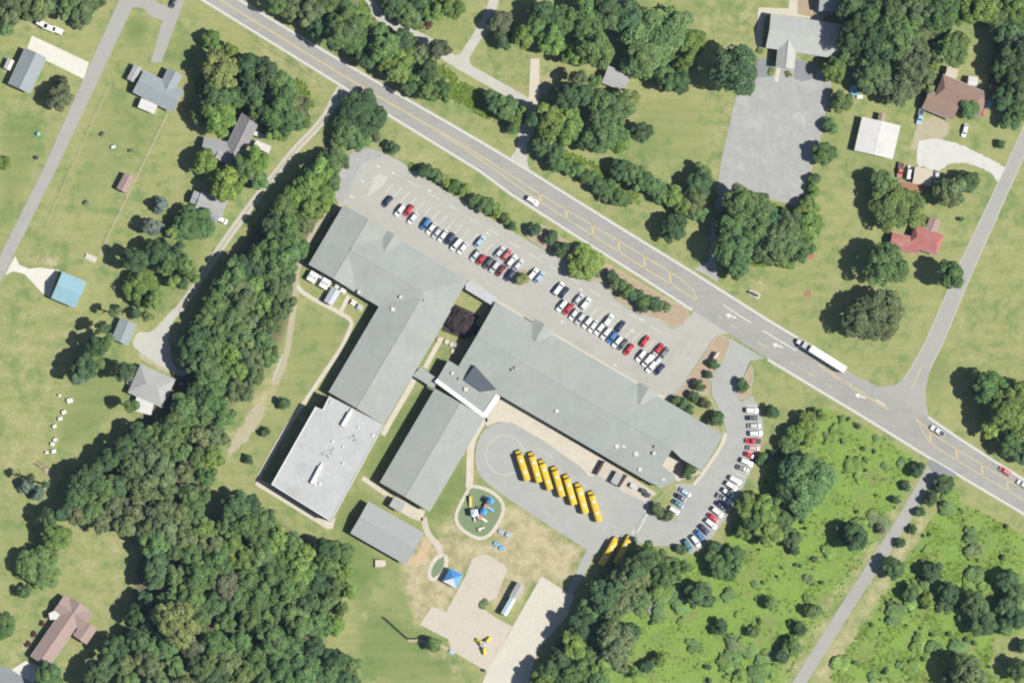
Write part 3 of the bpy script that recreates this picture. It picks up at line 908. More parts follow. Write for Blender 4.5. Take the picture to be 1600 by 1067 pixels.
def windows(root, c, ux, uy, L, W, z, sides='nsew', gap=4.2, w=1.3, h=1.2, door=False):
    """sides: n = up the plan from the ridge, s = down, w = start of the axis, e = end"""
    first = True
    for s in sides:
        if s in 'ns':
            nrm = -uy if s == 'n' else uy
            run, half, along = L, W / 2, ux
        else:
            nrm = -ux if s == 'w' else ux
            run, half, along = W, L / 2, uy
        n = max(1, int((run - 2) / gap))
        for i in range(n):
            t = (i + .5) / n * run - run / 2
            p = c + along * t + nrm * half
            rz = math.atan2(nrm.y, nrm.x) - math.pi / 2
            o = obj('window', window_mesh(w, h), None, root, (p.x, p.y, z), rz)
        if door and s == sides[0]:
            p = c + along * (run * .13) + nrm * (half + .04)
            mb = MB().box(-.5, .5, -.06, .05, 0, 2.1)
            d = obj('door', mb.mesh('door'), M['brown_wall'], root, (p.x, p.y, .02), math.atan2(nrm.y, nrm.x) - math.pi / 2)
            k = MB().box(.32, .42, .05, .10, .98, 1.06)
            obj('handle', k.mesh('handle'), M['metal'], d)


def gable(root, px, py, ang, L, W, eave, rise, rmat, wmat, hip=(0, 0), over=.45, win='nsew', gap=4.2, walls=True, door=False, roofname='roof', ridge=True, wh=1.2):
    """gabled or hipped block: roof solid, walls, windows; L, W in plan units at eave level"""
    L, W = L * S, W * S
    ux, uy = uv(ang)
    c = Vector(P(px, py, eave))
    def pt(a, b, z): q = c + ux * a + uy * b; return (q.x, q.y, z)
    l, w = L / 2, W / 2
    zb = eave - .18
    v = [pt(-l, -w, zb), pt(l, -w, zb), pt(l, w, zb), pt(-l, w, zb), pt(-l, -w, eave), pt(l, -w, eave), pt(l, w, eave), pt(-l, w, eave),
         pt(-l + hip[0] * S, 0, eave + rise), pt(l - hip[1] * S, 0, eave + rise)]
    # along x right-handed: uy points down the plan, so order is mirrored
    f = [(0, 1, 2, 3), (0, 4, 5, 1), (1, 5, 6, 2), (2, 6, 7, 3), (3, 7, 4, 0), (4, 8, 9, 5), (6, 9, 8, 7)]
    mb = MB().add(v, f, 0)
    mb.add(v, [(7, 8, 4)], 0 if hip[0] else 1).add(v, [(5, 9, 6)], 0 if hip[1] else 1)
    r = obj(roofname, mb.mesh(roofname, [rmat, wmat]), None, root)
    if ridge:
        rb = MB()
        a, b = Vector(v[8]), Vector(v[9])
        q = Vector((uy.x, uy.y, 0)) * .22
        if (b - a).length > .5:
            rb.add([a - q + Vector((0, 0, .0)), b - q, b + Vector((0, 0, .07)), a + Vector((0, 0, .07)), a + q, b + q], [(0, 3, 2, 1), (3, 4, 5, 2)])
            obj('ridge_cap', rb.mesh('ridge_cap'), rmat, r)
    for sg_ in (-1, 1):
        g0, g1 = pt(-l + .05, sg_ * (w + .07), eave - .06), pt(l - .05, sg_ * (w + .07), eave - .06)
        if walls and L > 9: obj('gutter', MB().tube(g0, g1, .08, 6).mesh('gutter'), M['metal'], r)
    if walls:
        wl_, ww = L / 2 - over, W / 2 - over
        pts = [pt(-wl_, -ww, 0)[:2], pt(wl_, -ww, 0)[:2], pt(wl_, ww, 0)[:2], pt(-wl_, ww, 0)[:2]]
        obj('wall', prism(pts, -.1, zb).mesh('wall'), wmat, root)
        if win: windows(root, c, ux, uy, 2 * wl_, 2 * ww, eave * .52, win, gap, 1.3, wh, door)
    return r


def flat(root, px, h, rmat, wmat, thick=.35, para=0.0, inset=.25, name='roof', coping=None, walls=True):
    """flat-roofed block over a plan polygon (given at roof level)"""
    pts = [Vector(P(x, y, h)) for x, y in px]
    o = obj(name, prism([tuple(p) for p in pts], h - thick, h).mesh(name), rmat, root)
    cen = sum(pts, Vector((0, 0))) / len(pts)
    if walls:
        ip = [tuple(p + (cen - p).normalized() * inset) for p in pts]
        obj('wall', prism(ip, -.1, h - thick).mesh('wall'), wmat, root)
    if para:
        ring_ = [tuple(p + (cen - p).normalized() * .2) for p in pts]
        obj('coping', strip_mesh(ring_ + [ring_[0], ring_[1]], .35, h + para, h - .1, None, 0, True).mesh('coping'), coping or M['white_trim'], o)
    return o


def canopy(name, label, cat, px, h, mat, group=None):
    """flat roof on posts"""
    pts = [Vector(P(x, y, h)) for x, y in px]
    cen = sum(pts, Vector((0, 0))) / len(pts)
    r = empty(name, (cen.x, cen.y, 0))
    tag(r, label, cat, group)
    loc = [tuple(p - cen) for p in pts]
    obj('roof', prism(loc, h - .25, h).mesh('roof'), mat, r)
    for p in pts:
        q = (p - cen) * .88
        obj('post', MB().cyl((q.x, q.y, -.05), .09, h - .2, 8).mesh('post'), M['metal'], r)
    return r


def building(name, label, cat, px, py):
    """an Empty at the base; children are given in world space"""
    return tag(empty(name, (0, 0, 0)), label, cat)


SH, BR, SD = M['shingle'], M['brick'], M['siding']
E = 4.4
sch = building('school_building', 'grey-green shingled school with long joined wings between car park and bus loop', 'school', 700, 550)
gable(sch, 625.5, 437, 30.5, 182, 105, E, 2.0, SH, BR, (0, 52), win='', gap=5)
gable(sch, 548, 389.5, 120.5, 108, 88, E, 1.75, SH, BR, win='nsew', gap=5)
gable(sch, 609, 549, 120.5, 206, 99, E, 1.9, SH, BR, (10, 0), win='s', gap=6)


def bpt(u, v):
    return 775 + u * .864 - v * .503, 472 + u * .503 + v * .864


bc = bpt(176, 61)
gable(sch, bc[0], bc[1], 30.2, 352, 122, E, 2.3, SH, BR, win='ns', gap=5.5)


def slope_block(root, pts, zs, rmat, wmat=BR, base=E - .18, name='roof', walls=True):
    w = [P(x, y, E) for x, y in pts]
    o = obj(name, prism(w, base, 0, zs).mesh(name), rmat, root)
    if walls:
        cen = Vector((sum(p[0] for p in w) / len(w), sum(p[1] for p in w) / len(w)))
        ip = [tuple(Vector(p) + (cen - Vector(p)).normalized() * .5) for p in w]
        obj('wall', prism(ip, -.1, base).mesh('wall'), wmat, root)
    return o


slope_block(sch, [bpt(350, .2), bpt(411, .2), bpt(411, 34), bpt(411, 66), bpt(372, 66), bpt(350, 61)], [E, E, E + .9, E + .25, E + 1.3, E + 2.28], SH)
slope_block(sch, [bpt(350, 90), bpt(378, 94), bpt(382, 103), bpt(368, 121.8), bpt(350, 121.8)], [E + 1.2, E + .8, E + .5, E, E], SH)
# entrance gables along the car-park side
for (cx, cy) in ((615, 368), (850, 508), (1012.5, 607)):
    _, vv = uv(30.3)
    dx, dy = -.503 * 13.2, .864 * 13.2
    gable(sch, cx + dx, cy + dy, 120.3, 29, 35, E + .02, 1.25, SH, BR, walls=False, roofname='entrance_gable', ridge=False)
# low block where the middle wing joins
lowb = flat(sch, [bpt(-19, 116), bpt(75, 116), bpt(75, 160), bpt(-19, 152)], 4.5, M['shingle'], BR, name='low_roof')
obj('coping', strip_mesh([P(*bpt(-20, 153), 4.2), P(*bpt(74, 163), 4.2)], 1.5, 4.72, 4.1, None, 0, True).mesh('coping'), M['white_trim'], lowb)
obj('coping', strip_mesh([P(*bpt(73, 164), 4.2), P(*bpt(76, 124), 4.2)], 1.9, 4.74, 4.1, None, 0, True).mesh('coping'), M['white_trim'], lowb)
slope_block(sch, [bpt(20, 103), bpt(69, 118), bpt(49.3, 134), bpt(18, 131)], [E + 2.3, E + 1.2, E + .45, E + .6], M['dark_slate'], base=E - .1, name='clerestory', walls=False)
gable(sch, 675.5, 703, 120.5, 170, 89, E, 1.75, SH, BR, win='nse', gap=5)
# roof vents and plant
def vent(root, x, y, h, w=1.1, hh=.7, mat=None, name='roof_vent'):
    X, Y = P(x, y, h + hh)
    w *= .72
    mb = MB().box(-w / 2, w / 2, -w / 2, w / 2, -.6, hh * .7).box(-w * .6, w * .6, -w * .6, w * .6, hh * .7 + .002, hh)
    return obj(name, mb.mesh(name), mat or M['white_trim'], root, (X, Y, h), random.random() * .6)


for (x, y, h, w) in ((561, 456, 5.2, 1.2), (626, 464, 5.6, 1.2), (614, 483, 4.9, 1.6), (663, 470, 5.9, .8), (806, 575, 6.2, 1.1), (801, 578, 6.2, .9), (870, 642, 5.0, 1.5), (964, 697, 4.9, 1.6), (975, 697, 4.9, 1.3), (994, 709, 5.1, 1.9), (1022, 708, 6.2, 1.3), (1024, 698, 6.5, .9), (1000, 733, 4.5, 1.5), (1037, 749, 4.3, 1.2), (707, 583, 4.5, 1.2), (718, 592, 4.5, 1.0), (728, 608, 4.5, 1.6), (665, 745, 5.2, 1.1), (620, 498, 4.9, .7)):
    vent(sch, x, y, h, w, .6, M['roof_pale_grey'] if w < 1.15 else M['roof_white'])

gym = building('gymnasium', 'large flat pale-roofed hall at the lower left end of the school', 'hall', 510, 715)
gr = flat(gym, [(515, 617), (600, 663), (517, 815), (424, 757), (493, 635), (504, 640)], 6.6, M['membrane'], BR, .4, .22, .3)
for (x, y, ln, rot) in ((541, 655, 24, 120.5), (494, 742, 30, 118)):
    X, Y = P(x, y, 7.4)
    ux, uy = uv(rot)
    rz = math.atan2(ux.y, ux.x)
    mb = MB().box(-ln * S / 2, ln * S / 2, -.65, .65, -.01, 1.2).box(-ln * S / 2 + .3, ln * S / 2 - .3, -.5, .5, 1.2, 1.28)
    mb.box(-ln * S / 2 - 1.4, -ln * S / 2 - .02, -.4, .4, -.01, .7)
    obj('air_handler', mb.mesh('air_handler'), M['white_trim'], gym, (X, Y, 6.6), rz)
for (x, y) in ((517, 629), (549, 640), (520, 690), (536, 698), (583, 680), (536, 724), (493, 757), (500, 756), (560, 668)):
    vent(gym, x, y, 6.6, random.uniform(.6, 1.1), .5)
for i in range(14):
    x, y = (random.uniform(503, 522), random.uniform(698, 716)) if i < 8 else (random.uniform(545, 558), random.uniform(672, 688))
    X, Y = P(x, y, 6.5)
    obj('vent_pipe', MB().cyl((0, 0, 0), .14, .55, 7).mesh('vent_pipe'), M['dark_metal'], gym, (X, Y, 6.6))
ann = building('annex_building', 'small grey-roofed annex standing alone below the middle wing', 'annex', 605, 832)
gable(ann, 605, 832.5, 29.7, 100, 56, 3.4, 1.3, roof_mat('roof_annex', (.285, .297, .288), .04), BR, win='nsew', gap=5)
an2 = tag(empty('concrete_stoop', (*P(592, 880), 0)), 'tan concrete stoop with steps behind the small annex', 'stoop')
obj('landing', MB().box(-1.4, 1.4, -1.4, 1.4, -.05, .9).mesh('landing'), M['concrete'], an2)
for k in range(3): obj('step', MB().box(1.42 + k * .32, 1.72 + k * .32, -1.0, 1.0, -.05, .68 - k * .22).mesh('step'), M['concrete'], an2)
for yy in (-1.3, 1.3): obj('railing', MB().box(-1.4, 1.4, yy - .03, yy + .03, 1.75, 1.81).box(-1.4, -1.34, yy - .03, yy + .03, .9, 1.75).box(1.34, 1.4, yy - .03, yy + .03, .9, 1.75).mesh('railing'), M['dark_metal'], an2)

canopy('covered_walkway', 'white flat canopy bridging the two school blocks beside the car park', 'canopy', [(728, 442), (737, 438), (777, 466), (770, 478), (727, 452)], 3.4, M['membrane'])
canopy('covered_walkway', 'short grey covered walk joining school wings below the courtyard', 'canopy', [(645, 587), (657, 573), (684, 592), (678, 608), (662, 597)], 3.2, M['shingle'])
canopy('covered_walkway', 'small canopy between middle wing and the lone annex', 'canopy', [(616, 776), (634, 786), (626, 801), (608, 790)], 3.0, M['roof_pale_grey'])

# plant and sheds behind the west wing
def hvac(x, y, w, d, h, label, mat=None, rz=-30.5):
    r = tag(empty('air_conditioner', (*P(x, y, h), 0), R(rz)), label, 'air conditioner', 'plant behind the west wing')
    obj('pad', MB().box(-w / 2 - .3, w / 2 + .3, -d / 2 - .3, d / 2 + .3, -.05, .12).mesh('pad'), M['concrete'], r)
    obj('cabinet', MB().box(-w / 2, w / 2, -d / 2, d / 2, .12, h).mesh('cabinet'), mat or M['white_trim'], r)
    for k in (-1, 1):
        f = obj('fan', MB().cyl((k * w * .24, 0, h), min(w, d) * .2, .12, 12).mesh('fan'), M['metal'], r)
    return r


hvac(489, 433, 3.4, 3.6, 2.2, 'large pale plant cabinet nearest the wing corner')
hvac(503, 433, 1.8, 1.4, 1.5, 'small white cabinet tucked between two big pale ones')
hvac(508, 443, 3.2, 3.6, 2.2, 'large pale plant cabinet beside the blue-white shed')
hvac(527, 447, 1.6, 1.6, 1.4, 'small pinkish-white cabinet against the wing wall')
hvac(536, 454, 2.1, 1.5, 1.4, 'white cabinet where the short walk meets the wing')
hvac(552, 473, 1.7, 1.7, 1.2, 'greyish condenser, left one beyond the short walk')
hvac(562, 480, 1.7, 1.7, 1.2, 'greyish condenser at the inner corner of the wings', M['metal'])
sd_ = building('tool_shed', 'blue-white gabled shed on the grass behind the west wing', 'shed', 520, 463)
gable(sd_, 519, 463, 120.5, 26, 15, 2.3, .6, roof_mat('roof_shed', (.40, .43, .47), .05), M['siding'], win='', over=.15)
# courtyard bits
for k, (x, y) in enumerate(((698, 534), (706, 538), (713, 540), (686, 532), (708, 549))):
    b = tag(obj('stone_planter', MB().cyl((0, 0, -.05), .8, .55, 10, 'z', .95).cyl((0, 0, .5), .75, .06, 10).mesh('stone_planter'), M['concrete'], None, (*P(x, y), 0)),
            'pale round planter, %s from the left in the narrow courtyard' % ordinal([2, 3, 5, 1, 4][k]), 'planter', 'courtyard planters')
bench = tag(empty('garden_bench', (*P(722, 511), .05), R(-24)), 'pale bench on the dark mulch in the courtyard', 'bench')
obj('seat', MB().box(-1.9, 1.9, -.3, .3, .4, .5).mesh('seat'), M['concrete'], bench)
for k in (-1.5, 0, 1.5): obj('leg', MB().box(k - .12, k + .12, -.25, .25, 0, .4).mesh('leg'), M['concrete'], bench)
# service yard
yard = [((944, 720), (932, 741)), ((979, 742), (967, 760))]
for k, (a, b) in enumerate(yard):
    w = obj('screen_wall', strip_mesh([P(*a, 2), P(*b, 2)], .8, 2.0, -.05, None, 0, True).mesh('screen_wall'), M['brown_wall'])
    tag(w, ['dark brown screen wall, left of the two in the service yard', 'dark brown screen wall, right of the two in the service yard'][k], 'wall', 'service yard walls')
dump = tag(empty('refuse_compactor', (*P(964, 747, 2.2), 0), R(-120)), 'pale grey refuse container between the two brown walls', 'container')
obj('body', MB().box(-2.2, 2.2, -1.3, 1.3, .15, 2.0).mesh('body'), M['metal'], dump)
obj('lid', MB().box(-2.25, .0, -1.35, 1.35, 2.003, 2.1).box(.05, 2.25, -1.35, 1.35, 2.003, 2.1).mesh('lid'), M['roof_pale_grey'], dump)
for k in (-1.6, 1.6): obj('skid', MB().box(k - .2, k + .2, -1.2, 1.2, -.02, .15).mesh('skid'), M['dark_metal'], dump)
for k, (x, y) in enumerate(((989, 759), (1006, 767), (1012, 773))):
    r = tag(empty('rubbish_skip', (*P(x, y, 1.4), 0), R(-30)), 'dark rubbish skip, %s of three at the right of the service yard' % ('leftmost', 'middle one', 'rightmost')[k], 'skip', 'skips in the service yard')
    obj('bin', MB().add([(-.9, -.6, .1), (.9, -.6, .1), (.9, .6, .1), (-.9, .6, .1), (-1, -.8, 1.3), (1, -.8, 1.3), (1, .8, 1.3), (-1, .8, 1.3)], [(3, 2, 1, 0), (4, 5, 6, 7), (0, 1, 5, 4), (1, 2, 6, 5), (2, 3, 7, 6), (3, 0, 4, 7)]).mesh('bin'), M['dark_metal'], r)
    obj('lid', MB().box(-1.02, 1.02, -.82, .82, 1.302, 1.38).mesh('lid'), M['metal' if k == 0 else 'dark_metal'], r)

# houses
def house(name, label, blocks, cat='house'):
    r = building(name, label, cat, 0, 0)
    for b in blocks: gable(r, *b[0], **b[1])
    return r


def B(px, py, ang, L, W, eave=2.8, rise=1.5, rmat='roof_grey', wmat=None, **kw):
    return ((px, py, ang, L, W, eave, rise, M[rmat], wmat or SD), kw)


hh = house('house', 'long blue-grey gabled house at the end of the cream driveway', [B(43, 111, 115, 62, 37, 2.9, 1.6, 'roof_bluegrey', door=True)])
house('garden_shed', 'small white-roofed shed behind the long blue-grey house', [B(14, 101, 115, 17, 11, 2.2, .5, 'roof_white', win='', over=.15)], 'shed')
h2 = house('house', 'blue-grey house with carport and white porch between the road and drive', [
    B(247, 143, 27.3, 70, 38, 2.9, 1.5, 'roof_bluegrey', BR, door=True), B(266, 128, 117, 36, 26, 2.88, 1.1, 'roof_bluegrey', BR, win='w'),
    B(210, 115, 117, 26, 13, 2.5, .3, 'roof_pale_grey', win='', over=.2), B(231, 166, 22, 28, 16, 2.5, .25, 'roof_white', win='', over=.2)])
h3 = house('house', 'purplish-grey house half hidden by trees along the dirt track', [
    B(376, 216, 116, 72, 30, 2.9, 1.6, 'roof_purple_grey', door=True), B(338, 230, 12, 44, 22, 2.7, 1.0, 'roof_grey', win='ns'), B(352, 244, 28, 26, 20, 2.65, .8, 'roof_pale_grey', win='')])
canopy('carport', 'white flat carport right of the purplish-grey house', 'carport', [(400, 219), (424, 229), (420, 240), (396, 229)], 2.4, M['roof_white'])
canopy('awning', 'thin white awning between purplish-grey house and its trees', 'awning', [(396, 204), (416, 212), (414, 217), (395, 211)], 2.4, M['roof_white'])
house('house', 'small pale grey house beside the dirt track', [B(330, 320, 21, 44, 28, 2.7, 1.1, 'roof_pale_grey', door=True), B(310, 311, 21, 22, 20, 2.6, .8, 'roof_grey', win='w'), B(335, 338, 21, 16, 22, 2.5, .5, 'roof_grey', win='')])
house('metal_barn', 'square barn with two-tone sky-blue metal roof', [B(107.5, 453, 23, 41, 44, 3.2, 2.3, 'roof_blue', M['metal'], gap=6, over=.2)], 'barn')
house('garage', 'plain pale grey garage at the gravel yard', [B(194, 518, 113, 36, 28, 2.6, .9, 'roof_bluegrey', win='ns', over=.3)], 'garage')
house('house', 'broad hipped grey house with white annex below the gravel yard', [B(237, 603, 24, 60, 48, 2.8, 1.6, 'roof_pale_grey', BR, hip=(20, 20), door=True), B(225, 633, 14, 29, 25, 2.6, .35, 'roof_white', win='', over=.2)])
h8 = house('house', 'pinkish-brown gabled house by the lower left driveway', [
    B(93, 988, 124.5, 112, 33, 2.9, 1.5, 'roof_pink', BR, door=True), B(114, 957, 34.5, 54, 30, 2.88, 1.3, 'roof_pink', BR, win='w'), B(133, 987, 124.5, 30, 26, 2.7, .9, 'roof_pink', BR, win='se')])
canopy('awning', 'white patio awning on the pinkish-brown house', 'awning', [(76, 958), (86, 953), (103, 966), (78, 968)], 3.0, M['roof_white'])
h9 = house('chapel', 'pale T-shaped chapel at the head of the weathered parking lot', [
    B(1257, 57, 8.7, 114, 53, 3.8, 2.2, 'roof_church', BR, gap=5), B(1229, 84, 96, 46, 28, 3.78, 1.4, 'roof_church', BR, win='ns')], 'chapel')
house('church_hall', 'grey-blue hall roof cut by the top edge behind the chapel', [B(1303, -8, 2, 46, 52, 3.5, 1.6, 'roof_grey', BR)], 'hall')
house('house', 'rambling brown-roofed house beside the gravel drive', [
    B(1502, 150, 22.5, 78, 40, 2.9, 1.7, 'roof_brown', BR, hip=(10, 14), door=True), B(1470, 165, 22.5, 52, 30, 2.85, 1.1, 'roof_brown', BR, win='sw')])
house('house', 'square white-roofed house between chapel lot and gravel drive', [B(1371, 216, 103, 54, 61, 2.8, .7, 'roof_white', door=True)])
house('garden_shed', 'tiny pinkish shed roof touching the white-roofed house', [B(1377, 184, 103, 14, 9, 2.3, .4, 'roof_pink', win='', over=.12)], 'shed')
house('house', 'cream-roofed cottage with orange porch below the gravel drive', [B(1442, 276, 9, 29, 26, 2.6, .6, 'roof_cream', door=True), B(1424, 292, 9, 46, 12, 2.3, .25, 'roof_orange', win='', over=.15)])
house('house', 'small red-roofed house under the yellow-green tree', [
    B(1447, 375, 20, 48, 34, 2.8, 1.5, 'roof_red', BR, hip=(8, 8), door=True), B(1414, 380, 14, 46, 24, 2.7, 1.0, 'roof_red', BR, win='sw'), B(1457, 354, 112, 26, 18, 2.5, .6, 'roof_pink', win='')])
house('house', 'pale grey roof wrapped in trees left of the chapel lot', [B(963, 123, 20, 38, 29, 3.0, 1.2, 'roof_pale_grey')])
house('garden_shed', 'white scrap of roof at the top edge above the big round tree', [B(970, -2, 8, 22, 12, 2.4, .4, 'roof_white', win='', over=.1)], 'shed')
house('field_shelter', 'pinkish-brown field shelter inside the fenced paddock', [B(196, 286, 118, 28, 17, 2.4, .6, 'roof_pink', M['wood'], win='', over=.1)], 'shelter')
house('garden_shed', 'blue-roofed lean-to at the right end of the brown house', [B(1545, 163, 100, 14, 10, 2.3, .4, 'roof_blue', win='', over=.1)], 'shed')
house('garden_shed', 'cream shed roof at the top left corner of the brown house', [B(1487, 114, 15, 18, 17, 2.4, .5, 'roof_cream', win='', over=.12)], 'shed')
house('garden_shed', 'pale grey-white shed above the brown house', [B(1520, 127, 8, 15, 14, 2.4, .5, 'roof_white', win='', over=.12)], 'shed')
house('kiosk', 'small pinkish-red shed at the lower right of the brown house', [B(1536, 176, 100, 10, 10, 2.1, .4, 'roof_red', win='', over=.1)], 'shed')
house('kiosk', 'orange-red shed under the dark trees right of the brown house', [B(1553, 136, 5, 10, 8, 2.1, .4, 'roof_red', win='', over=.1)], 'shed')

# ------------------------------------------------------------------ vehicles
def car_meshes(kind):
    """body, greenhouse and glass as separate meshes, x forward, resting on z = 0"""
    D = {'sedan': (4.75, 1.80, 1.45, -.35, 1.35, -2.0, .75, -1.45, .25), 'suv': (4.85, 1.92, 1.72, -.2, 1.3, -2.3, .65, -2.05, .2),
         'hatch': (4.2, 1.75, 1.5, -.2, 1.25, -1.95, .65, -1.6, .2), 'van': (5.2, 2.0, 1.85, 0, 1.75, -2.5, 1.05, -2.3, .2),
         'pickup': (5.6, 2.0, 1.82, .25, 1.3, -.75, .75, -.45, .2)}[kind]
    Ln, Wd, Ht, cx, wx, rx, wtx, rtx, _ = D
    l, w = Ln / 2, Wd / 2
    belt = Ht * .63
    mb = MB()
    st = [(-l, .72, .42, belt * .84), (-l + .12, .9, .25, belt * .95), (-l + .6, 1.0, .22, belt), (rx if kind != 'pickup' else -.8, 1.0, .22, belt),
          (wx, 1.0, .22, belt), (l - .75, .98, .22, belt * .88), (l - .2, .88, .25, belt * .76), (l, .66, .40, belt * .62)]
    rings = []
    for (x, k, zb, zt) in st:
        hw = w * k
        rings.append([(x, -hw * .94, zb), (x, -hw, (zb + zt) * .5), (x, -hw * .93, zt - .06), (x, -hw * .8, zt), (x, hw * .8, zt), (x, hw * .93, zt - .06), (x, hw, (zb + zt) * .5), (x, hw * .94, zb)])
    v = [p for r in rings for p in r]
    f = []
    for i in range(len(rings) - 1):
        a, b = 8 * i, 8 * i + 8
        f += [(a + j, b + j, b + (j + 1) % 8, a + (j + 1) % 8) for j in range(8)]
    f += [tuple(range(8)), tuple(range(8 * len(rings) - 1, 8 * len(rings) - 9, -1))]
    mb.add(v, [q[::-1] for q in f])
    gw, tw = w * .90, w * .70
    G = [(rx, -gw, belt - .03), (wx, -gw, belt - .03), (wx, gw, belt - .03), (rx, gw, belt - .03), (rtx, -tw, Ht), (wtx, -tw, Ht), (wtx, tw, Ht), (rtx, tw, Ht)]
    mid = (wtx + rtx) / 2
    Gt = [(rtx + .15, -tw * .8, Ht + .05), (wtx - .2, -tw * .8, Ht + .05), (wtx - .2, tw * .8, Ht + .05), (rtx + .15, tw * .8, Ht + .05)]
    mb.add(G + Gt, [(0, 1, 5, 4), (1, 2, 6, 5), (2, 3, 7, 6), (3, 0, 4, 7), (4, 5, 9, 8), (5, 6, 10, 9), (6, 7, 11, 10), (7, 4, 8, 11), (8, 9, 10, 11)])
    if kind == 'pickup':
        mb.box(-l + .08, -.86, -w * .97, -w * .84, belt - .02, belt + .12).box(-l + .08, -.86, w * .84, w * .97, belt - .02, belt + .12).box(-l + .03, -l + .13, -w * .83, w * .83, belt * .86, belt + .12)
    out = {'body': mb.mesh('body', M['paint'])}
    V = [Vector(p) for p in G]
    def pane(a, b, c, d, s0=.06, s1=.1):
        a, b, c, d = V[a], V[b], V[c], V[d]
        n = (b - a).cross(d - a).normalized() * .02
        def q(u, t): return (a * (1 - u) + b * u) * (1 - t) + (d * (1 - u) + c * u) * t + n
        return MB().add([q(s0, s1), q(1 - s0, s1), q(1 - s0, 1 - s0), q(s0, 1 - s0)], [(0, 1, 2, 3)])
    out['windscreen'] = pane(1, 2, 6, 5).mesh('windscreen', M['glass'])
    out['rear_window'] = pane(3, 0, 4, 7).mesh('rear_window', M['glass'])
    out['side_window'] = [pane(0, 1, 5, 4, .05, .2).mesh('side_window', M['glass']), pane(2, 3, 7, 6, .05, .2).mesh('side_window', M['glass'])]
    out['headlight'] = [MB().box(l - .22, l - .02, s * w * .58 - .16, s * w * .58 + .16, belt * .58, belt * .73).mesh('headlight', M['white_trim']) for s in (-1, 1)]
    if kind == 'pickup': out['load_bed'] = MB().box(-l + .16, -.88, -w * .82, w * .82, belt - .01, belt + .012).mesh('load_bed', M['dark_metal'])
    wh = MB().cyl((0, -.11, 0), .34, .22, 12, 'y').mesh('wheel', M['tyre'])
    hub = MB().cyl((0, -.125, 0), .19, .25, 8, 'y').mesh('rim', M['metal'])
    out['wheels'] = [(wh, hub, (x, s * (w - .13), .34)) for x in (-l * .60, l * .62) for s in (-1, 1)]
    return out


CARS = {k: car_meshes(k) for k in ('sedan', 'suv', 'hatch', 'van', 'pickup')}
COLS = {'white': (.72, .73, .73), 'silver': (.48, .49, .50), 'grey': (.20, .21, .22), 'dark grey': (.07, .08, .085), 'navy': (.022, .034, .085), 'black': (.02, .02, .024),
        'red': (.46, .025, .035), 'maroon': (.16, .025, .04), 'faded red': (.50, .14, .13), 'blue': (.03, .15, .36), 'pale blue': (.33, .45, .58), 'teal': (.05, .17, .20), 'cream': (.70, .67, .56), 'pinkish': (.55, .30, .29)}


def car(px, py, ang, kind, colour, label, group, z=.05, name=None):
    """ang: heading in plan degrees, clockwise from plan-right"""
    D = CARS[kind]
    x, y = P(px, py, 1.2)
    r = tag(empty(name or {'sedan': 'parked_car', 'suv': 'parked_car', 'hatch': 'parked_car', 'van': 'van', 'pickup': 'pickup_truck'}[kind], (x, y, z), -R(ang)), label, 'pickup' if kind == 'pickup' else 'van' if kind == 'van' else 'car', group)
    c = COLS[colour]
    k = random.uniform(.93, 1.05)
    obj('body', D['body'], None, r, color=tuple(min(.8, q * k) for q in c))
    obj('windscreen', D['windscreen'], None, r)
    obj('rear_window', D['rear_window'], None, r)
    for m in D['side_window']: obj('side_window', m, None, r)
    for m in D['headlight']: obj('headlight', m, None, r)
    if 'load_bed' in D: obj('load_bed', D['load_bed'], None, r)
    for wm, hm, loc in D['wheels']:
        w = obj('wheel', wm, None, r, loc)
        obj('rim', hm, None, w)
    return r


KNAME = {'sedan': 'saloon car', 'suv': 'sport utility car', 'hatch': 'small car', 'van': 'van', 'pickup': 'pickup'}


def car_row(cars, where, group, order, word, ang=None):
    lst = sorted(cars, key=order)
    for i, c in enumerate(lst):
        x, y, kind, colour = c[:4]
        a = c[4] if len(c) > 4 else ang
        car(x, y, a + random.uniform(-2.5, 2.5), kind, colour, '%s %s, %s from %s in %s' % (colour, KNAME[kind], ordinal(i + 1), word, where), group)


A1 = math.degrees(math.atan2(-.77, .64))      # up-right along the stalls
A2 = A1 + 180
car_row([(606, 315, 'sedan', 'navy'), (625, 329, 'suv', 'white'), (639, 329, 'sedan', 'red'), (645, 341, 'sedan', 'white'), (665, 350, 'suv', 'blue'), (674, 357, 'sedan', 'white'), (683, 364, 'sedan', 'silver'),
         (692, 369, 'sedan', 'white'), (703, 373, 'suv', 'navy'), (713, 382, 'van', 'white'), (723, 388, 'sedan', 'white'), (743, 399, 'sedan', 'silver'), (752, 406, 'hatch', 'red'), (763, 411, 'suv', 'dark grey'),
         (773, 417, 'suv', 'silver'), (783, 423, 'sedan', 'maroon'), (797, 430, 'suv', 'navy')], "the car park's left lower row", 'cars in the front car park', lambda c: c[0], 'the left', A2)
car_row([(750, 377, 'sedan', 'pale blue'), (781, 394, 'sedan', 'silver'), (792, 398, 'sedan', 'faded red'), (800, 407, 'suv', 'white'), (810, 414, 'sedan', 'silver'), (833, 428, 'suv', 'white'), (843, 433, 'sedan', 'pale blue')],
        "the car park's left upper row", 'cars in the front car park', lambda c: c[0], 'the left', A1)
car_row([(873, 451, 'van', 'white'), (882, 457, 'sedan', 'navy'), (904, 467, 'sedan', 'silver'), (915, 474, 'suv', 'white'), (951, 500, 'suv', 'white'), (970, 510, 'sedan', 'navy'), (1008, 533, 'sedan', 'red'), (1020, 557, 'suv', 'white'), (1030, 545, 'sedan', 'red'), (1039, 551, 'sedan', 'grey')],
        "the car park's right upper row", 'cars in the front car park', lambda c: c[0], 'the left', A1)
